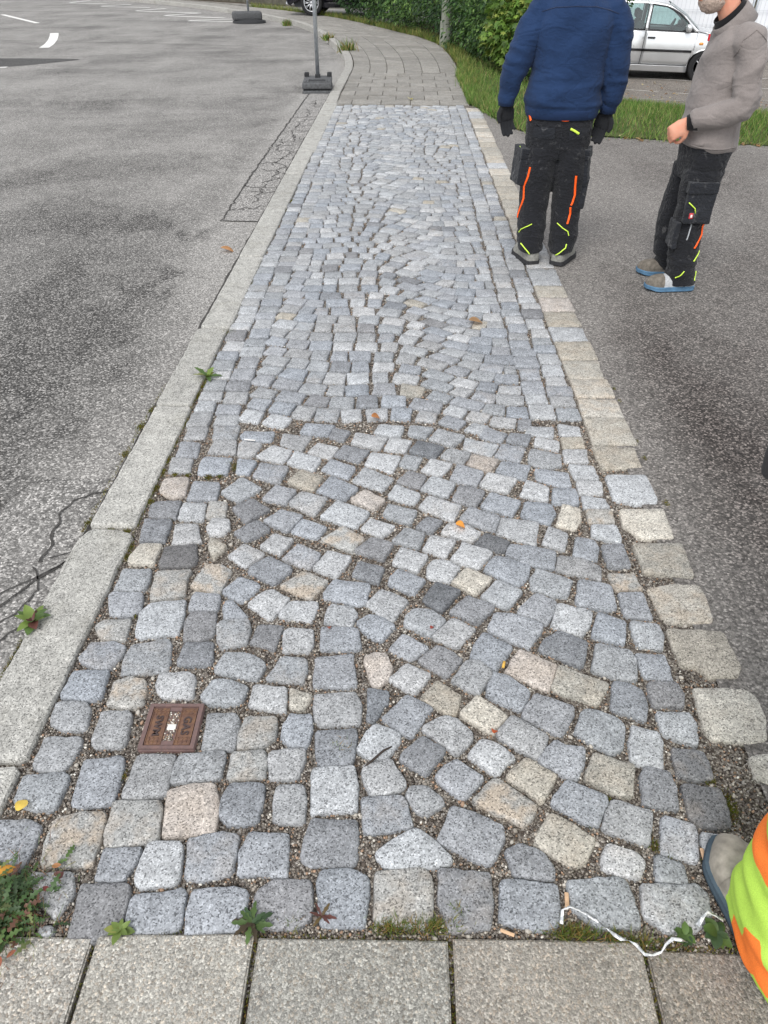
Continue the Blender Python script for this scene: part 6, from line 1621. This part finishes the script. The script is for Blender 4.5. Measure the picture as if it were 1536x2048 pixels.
# ---- bearded man in grey fleece, side view -----------------------------------------------------
def man_grey():
    hc = Vector((.0, .118, 1.50)); hp, HM = head_parts(hc, R(4), R(-4))
    hl = frame((-.135, .165, .90), (.12, .75, -.55), (.9, -.35, -.2)); hr = frame((.2, .0, .83), (.0, .12, -1), (-.6, .2, 0))
    body = hp + [tube([(0, -.01, 1.30), (0, .04, 1.37), (0, .075, 1.43)], [.062, .056, .055], 14)]
    body += [rings([(0, 0, .76, .13, .085), (0, .02, .92, .14, .09), (0, .0, 1.15, .14, .09), (0, -.015, 1.28, .12, .075), (0, .01, 1.36, .06, .055)], 18)]
    body += [tube([(-.1, -.02, 1.27), (-.17, -.03, 1.26), (-.2, -.065, 1.0), (-.15, .12, .915), (-.135, .165, .90)], [.05, .045, .038, .03, .026], 12)] + hand(hl, 1, 1.05, (1.0, 1.1, .8), .9)
    body += [tube([(.1, -.02, 1.27), (.17, -.03, 1.26), (.21, -.04, 1.02), (.2, .0, .84)], [.05, .045, .038, .026], 12)] + hand(hr, -1, 1.0)
    for x, y in ((-.12, 0), (.13, .03)): body += [tube([(x * .8, 0, .82), (x, y, .45), (x, y - .04, .1)], [.07, .052, .035], 12), tube([(x, y - .04, .05), (x, y + .05, .04)], [.025, .02], 10)]
    p = skin('person', body, .0065, M_SKIN, None, 4); p.location = (1.665, 4.40, -.004); p.rotation_euler = (0, 0, R(90)); tag(p, 'grey bearded workman in side view wearing a grey fleece jacket and black work trousers', 'person')
    face_bits(p, HM, M_HAIRW, M_BEARD)
    tr = [rings([(0, .0, .60, .15, .10), (0, -.005, .68, .178, .118), (0, -.008, .76, .182, .13), (0, 0, .84, .18, .128)], 26)]
    tr.append(rings([(-.118, -.02, .035, .07, .085), (-.118, -.01, .06, .074, .085), (-.12, -.0, .11, .078, .082), (-.122, .015, .17, .08, .08), (-.122, .02, .28, .08, .09), (-.115, .025, .36, .082, .088), (-.11, .02, .45, .086, .09), (-.1, .012, .55, .09, .1), (-.09, .0, .66, .092, .112)], 22, 2.2))
    tr.append(rings([(.135, -.02, .035, .07, .085), (.135, -.01, .06, .074, .082), (.136, .0, .11, .078, .08), (.136, .02, .17, .08, .08), (.132, .03, .28, .08, .085), (.125, .04, .36, .082, .088), (.115, .03, .45, .086, .09), (.1, .012, .55, .09, .1), (.09, .0, .66, .092, .112)], 22, 2.2))
    def fold(v):
        a = float(sstep(.36, .12, v.z)) + .4
        return noise.noise(Vector((v.x * 7 + 9, v.y * 7, v.z * 28))) * .0085 * a + noise.noise(Vector((v.x * 14, v.y * 12, v.z * 40 + 8))) * .0045 * a + noise.noise(Vector((v.x * 10 + v.z * 8, v.y * 9, v.z * 9 + 50))) * .006
    t = skin('trousers', tr, .0075, M_WORK, p, 5, fold); bv = bvh_of(t); D = (1, 0, 0)
    Z = lambda pts: [(-.1, y, z) for y, z in pts]
    piping('zip', t, bv, Z([(-.095, .565), (-.092, .52), (-.075, .465), (-.05, .42), (-.035, .385), (-.042, .34), (-.03, .30), (-.015, .265)]), D, .014, M_ORNG, .004)
    piping('piping', t, bv, Z([(-.07, .24), (-.05, .215), (-.035, .195), (-.03, .19)]), D, .008, M_LIME); piping('piping', t, bv, Z([(.045, .14), (.055, .125), (.085, .11), (.11, .095)]) if False else Z([(.01, .135), (.02, .12), (.03, .105), (.045, .09)]), D, .007, M_LIME)
    piping('piping', t, bv, Z([(-.075, .12), (-.078, .09), (-.08, .065)]), D, .006, M_LIME); piping('piping', t, bv, Z([(.035, .40), (.038, .36), (.042, .315)]), D, .009, M_GREYZ)
    po = pocket('cargo_pocket', t, (-.19, .02, .51), (0, R(4), 0), .05, .155, .21, M_WORK2); 
    box('badge', -.006, .004, .03, .052, -.075, -.045, plain('red_badge', lin(190, 60, 66), .6, .3), po, .003).location = (-.026, 0, 0)
    box('badge_mark', -.0015, .0015, .036, .046, -.068, -.053, M_WHITE, po, .0005).location = (-.034, 0, 0)
    V, F = tube([(-.032, .07, .01), (-.034, .05, -.005), (-.034, .03, -.02), (-.034, .022, -.045)], .003, 6); mesh('piping', V, F, M_LIME, po, True)
    pocket('knee_pad', t, (-.125, .10, .33), (0, 0, 0), .13, .035, .15, M_WORK2, False)
    fl = [rings([(0, -.012, .765, .18, .122), (0, -.008, .79, .192, .132), (0, .0, .88, .188, .136), (0, .0, .98, .18, .132), (0, -.006, 1.08, .18, .13), (0, -.014, 1.18, .185, .126), (0, -.018, 1.26, .185, .115), (0, -.012, 1.305, .13, .09), (0, .0, 1.33, .085, .078), (0, .01, 1.345, .06, .06)], 30, 2.2)]
    fl.append(tube([(-.1, -.02, 1.275), (-.175, -.03, 1.262), (-.205, -.05, 1.18), (-.222, -.068, 1.03), (-.222, -.06, .985), (-.195, .02, .945), (-.16, .10, .918), (-.143, .145, .905)], [.068, .07, .066, .062, .062, .056, .052, .047], 18))
    fl.append(tube([(.1, -.02, 1.275), (.175, -.03, 1.262), (.205, -.04, 1.15), (.212, -.04, 1.02), (.205, -.01, .92), (.2, .0, .85)], [.072, .078, .074, .066, .056, .048], 18))
    def ff(v):
        arm = 1.0 if v.x < -.165 else 0
        w = ridge(Vector((v.x * 3, v.y * 5 + v.z * 4, v.z * 4 + 3))) * .012 + noise.noise(Vector((v.x * 8, v.y * 8 - v.z * 9, v.z * 8))) * .009
        e = max(0, 1 - (Vector((v.x + .215, v.y + .06, v.z - 1.0)).length / .13)); w += arm * e * ridge(Vector((v.x * 8, v.y * 16, v.z * 22))) * .018
        w += (1 - arm) * float(sstep(.98, .86, v.z)) * ridge(Vector((v.x * 4, v.y * 5, v.z * 16))) * .009
        return w
    f = skin('fleece_jacket', fl, .0075, M_FLEECE, p, 6, ff)
    fb = bvh_of(f)
    piping('armhole_seam', f, fb, [(-.2, .035, 1.2), (-.2, .03, 1.27), (-.2, -.02, 1.315), (-.2, -.085, 1.27), (-.2, -.09, 1.18), (-.2, -.08, 1.1)], (1, 0, 0), .006, M_FLEECE, .002)
    piping('hem_seam', f, fb, [(-.2, .12, .79), (-.2, .05, .785), (-.2, -.05, .785), (-.2, -.13, .79)], (1, 0, 0), .006, M_FLEECE, .002)
    V, F = tube([(0, -.02, 1.30), (0, .012, 1.335), (0, .038, 1.36)], [(.1, .1), (.09, .096), (.085, .092)], 24, False, (1, 0, 0)); o = mesh('collar', V, F, M_FLEECE, f, True); m = o.modifiers.new('t', 'SOLIDIFY'); m.thickness = .008
    V, F = tube([(0, -.01, 1.315), (0, .025, 1.352), (0, .052, 1.38)], [(.079, .083), (.075, .08), (.072, .077)], 24, False, (1, 0, 0)); o = mesh('black_collar', V, F, M_BLKC, f, True); m = o.modifiers.new('t', 'SOLIDIFY'); m.thickness = .006
    box('zip_pull', -.006, .006, .112, .12, 1.25, 1.28, plain('red_tab', lin(200, 40, 50), .6, .3), f, .002)
    V, F = tube([(-.152, .125, .911), (-.138, .158, .902), (-.133, .172, .898)], [.047, .04, .037], 16); mesh('shirt_cuff', V, F, M_BLKC, f, True)
    boot(p, (-.12, .015, .004), R(4), M_TOEPALE, M_SOLEBLUE, .285, M_SUEDE2); boot(p, (.135, -.0, .004), R(-6), M_SUEDE2, M_SOLEBLUE, .275, M_SUEDE2)
    return p
man_grey()

# ---- worker in hi-vis clothing at the right edge ------------------------------------------------
def hivis(name, bands):
    t = NT(name, .8, .2); p = t.pos(obj=True); x, y, z = t.sep(p)[0:3]; n = t.noise(p, 7, 3); f = t.noise(p, 500, 2)
    zz = t.math('ADD', z, t.math('MULTIPLY', t.math('SUBTRACT', n, .5), .05))
    yel = lin(172, 208, 84); orn = lin(238, 124, 54); gry = lin(160, 168, 162)
    band = t.ramp(zz, [(q, {'y': yel, 'o': orn, 'g': gry}[k]) for q, k in bands], 'CONSTANT')
    v = t.vor(t.pos((1, 1, 1.3), obj=True), 13); g = t.sep(v.outputs['Color'])
    patch = t.ramp(g[0], [(0, yel), (.58, orn), (.78, yel), (.9, gry)], 'CONSTANT')
    c = t.mix(t.math('LESS_THAN', zz, .17), band, patch)
    c = t.mix(1.0, c, t.rng(f, .3, .7, .85, 1.12), 'MULTIPLY'); c = t.mix(1.0, c, t.rng(n, .3, .7, .88, 1.06), 'MULTIPLY'); t.bump(t.noise(p, 45, 3), .2, .004); return t.col(c)
M_HV = hivis('hivis_trousers', [(0, 'y'), (.145, 'g'), (.158, 'y'), (.215, 'o'), (.28, 'y'), (.52, 'g'), (.57, 'y'), (.7, 'o')])
M_HVJ = hivis('hivis_jacket', [(0, 'o'), (.9, 'y'), (1.0, 'g'), (1.05, 'y'), (1.2, 'o'), (1.3, 'y')])
def man_hivis():
    ox, oy = .87, .56
    hc = Vector((.0, .04, 1.64)); hp, HM = head_parts(hc)
    hl = frame((-.25, .35, .985), (-.1, 1, -.28), (1, 0, -.2)); hr = frame((.30, .02, .84), (.0, .1, -1), (-1, .2, 0))
    body = hp + [tube([(0, .0, 1.42), (0, .03, 1.54)], [.06, .054], 14), rings([(0, 0, .84, .13, .09), (0, 0, 1.0, .14, .09), (0, 0, 1.25, .15, .09), (0, 0, 1.4, .12, .07), (0, .01, 1.47, .06, .055)], 18)]
    body += [tube([(-.1, 0, 1.4), (-.18, 0, 1.39), (-.24, .03, 1.1), (-.25, .35, .985)], [.05, .045, .038, .026], 12)] + hand(hl, -1, .8, (.9, .9, .6)) + [tube([(.1, 0, 1.4), (.18, 0, 1.39), (.28, -.02, 1.12), (.30, .02, .86)], [.05, .045, .038, .026], 12)] + hand(hr, -1, 1.0)
    for x, ky in ((-.09, .12), (.13, 0)): body += [tube([(x * .8, 0, .9), (x, ky, .5), (x, ky * .25, .1)], [.07, .052, .035], 12), tube([(x, -.02, .05), (x, .07, .04)], [.025, .02], 10)]
    p = skin('person', body, .007, M_SKIN, None, 4); p.location = (ox, oy, .0); tag(p, 'worker in fluorescent yellow and orange clothing cut off by the right edge', 'person')
    face_bits(p, HM, M_HAIRD)
    tr = [rings([(0, .0, .70, .15, .11), (0, -.005, .78, .19, .125), (0, 0, .92, .185, .12), (0, 0, .98, .18, .115)], 24)]
    tr.append(rings([(-.105, .055, .022, .066, .145), (-.105, .058, .05, .072, .14), (-.105, .065, .10, .078, .122), (-.098, .085, .16, .08, .104), (-.085, .115, .26, .08, .094), (-.072, .145, .38, .082, .094), (-.065, .16, .5, .086, .098), (-.066, .13, .62, .09, .105), (-.095, .1, .74, .1, .125), (-.09, .03, .84, .1, .12)], 22, 2.2))
    tr.append(rings([(.13, .045, .022, .062, .135), (.13, .045, .05, .068, .13), (.13, .03, .10, .076, .115), (.13, .01, .16, .082, .098), (.13, 0, .28, .088, .095), (.13, 0, .5, .092, .1), (.12, 0, .66, .096, .11), (.11, 0, .78, .095, .115)], 22, 2.2))
    skin('trousers', tr, .008, M_HV, p, 5, lambda v: (noise.noise(Vector((v.x * 7, v.y * 7, v.z * 24))) * .009 + noise.noise(Vector((v.x * 15, v.y * 13, v.z * 36))) * .005) * (1.2 if v.z < .3 else .7))
    jk = [rings([(0, 0, .86, .2, .14), (0, 0, 1.0, .2, .14), (0, 0, 1.2, .208, .138), (0, -.008, 1.36, .205, .12), (0, 0, 1.44, .13, .09), (0, .02, 1.50, .075, .075)], 26, 2.3)]
    jk.append(tube([(-.1, 0, 1.385), (-.185, 0, 1.375), (-.235, .01, 1.2), (-.245, .04, 1.1), (-.245, .18, 1.045), (-.25, .31, 1.0)], [.075, .08, .072, .068, .06, .05], 16)); jk.append(tube([(.1, 0, 1.385), (.185, 0, 1.375), (.27, -.01, 1.15), (.30, .01, .88)], [.075, .08, .068, .05], 16))
    skin('jacket', jk, .009, M_HVJ, p, 5, lambda v: noise.noise(Vector((v.x * 8, v.y * 8, v.z * 12))) * .007)
    skin('glove', hand(hl, -1, 1.25, (.9, .9, .6)), .0045, M_BLKC, p, 3); skin('glove', hand(hr, -1, 1.25), .0045, M_BLKC, p, 3)
    boot(p, (-.105, .075, .0), R(7), M_SHOE, M_SOLESLATE, .31, M_SHOE); boot(p, (.13, .06, .0), R(-8), M_SHOE, M_SOLESLATE, .31, M_SHOE)
man_hivis()
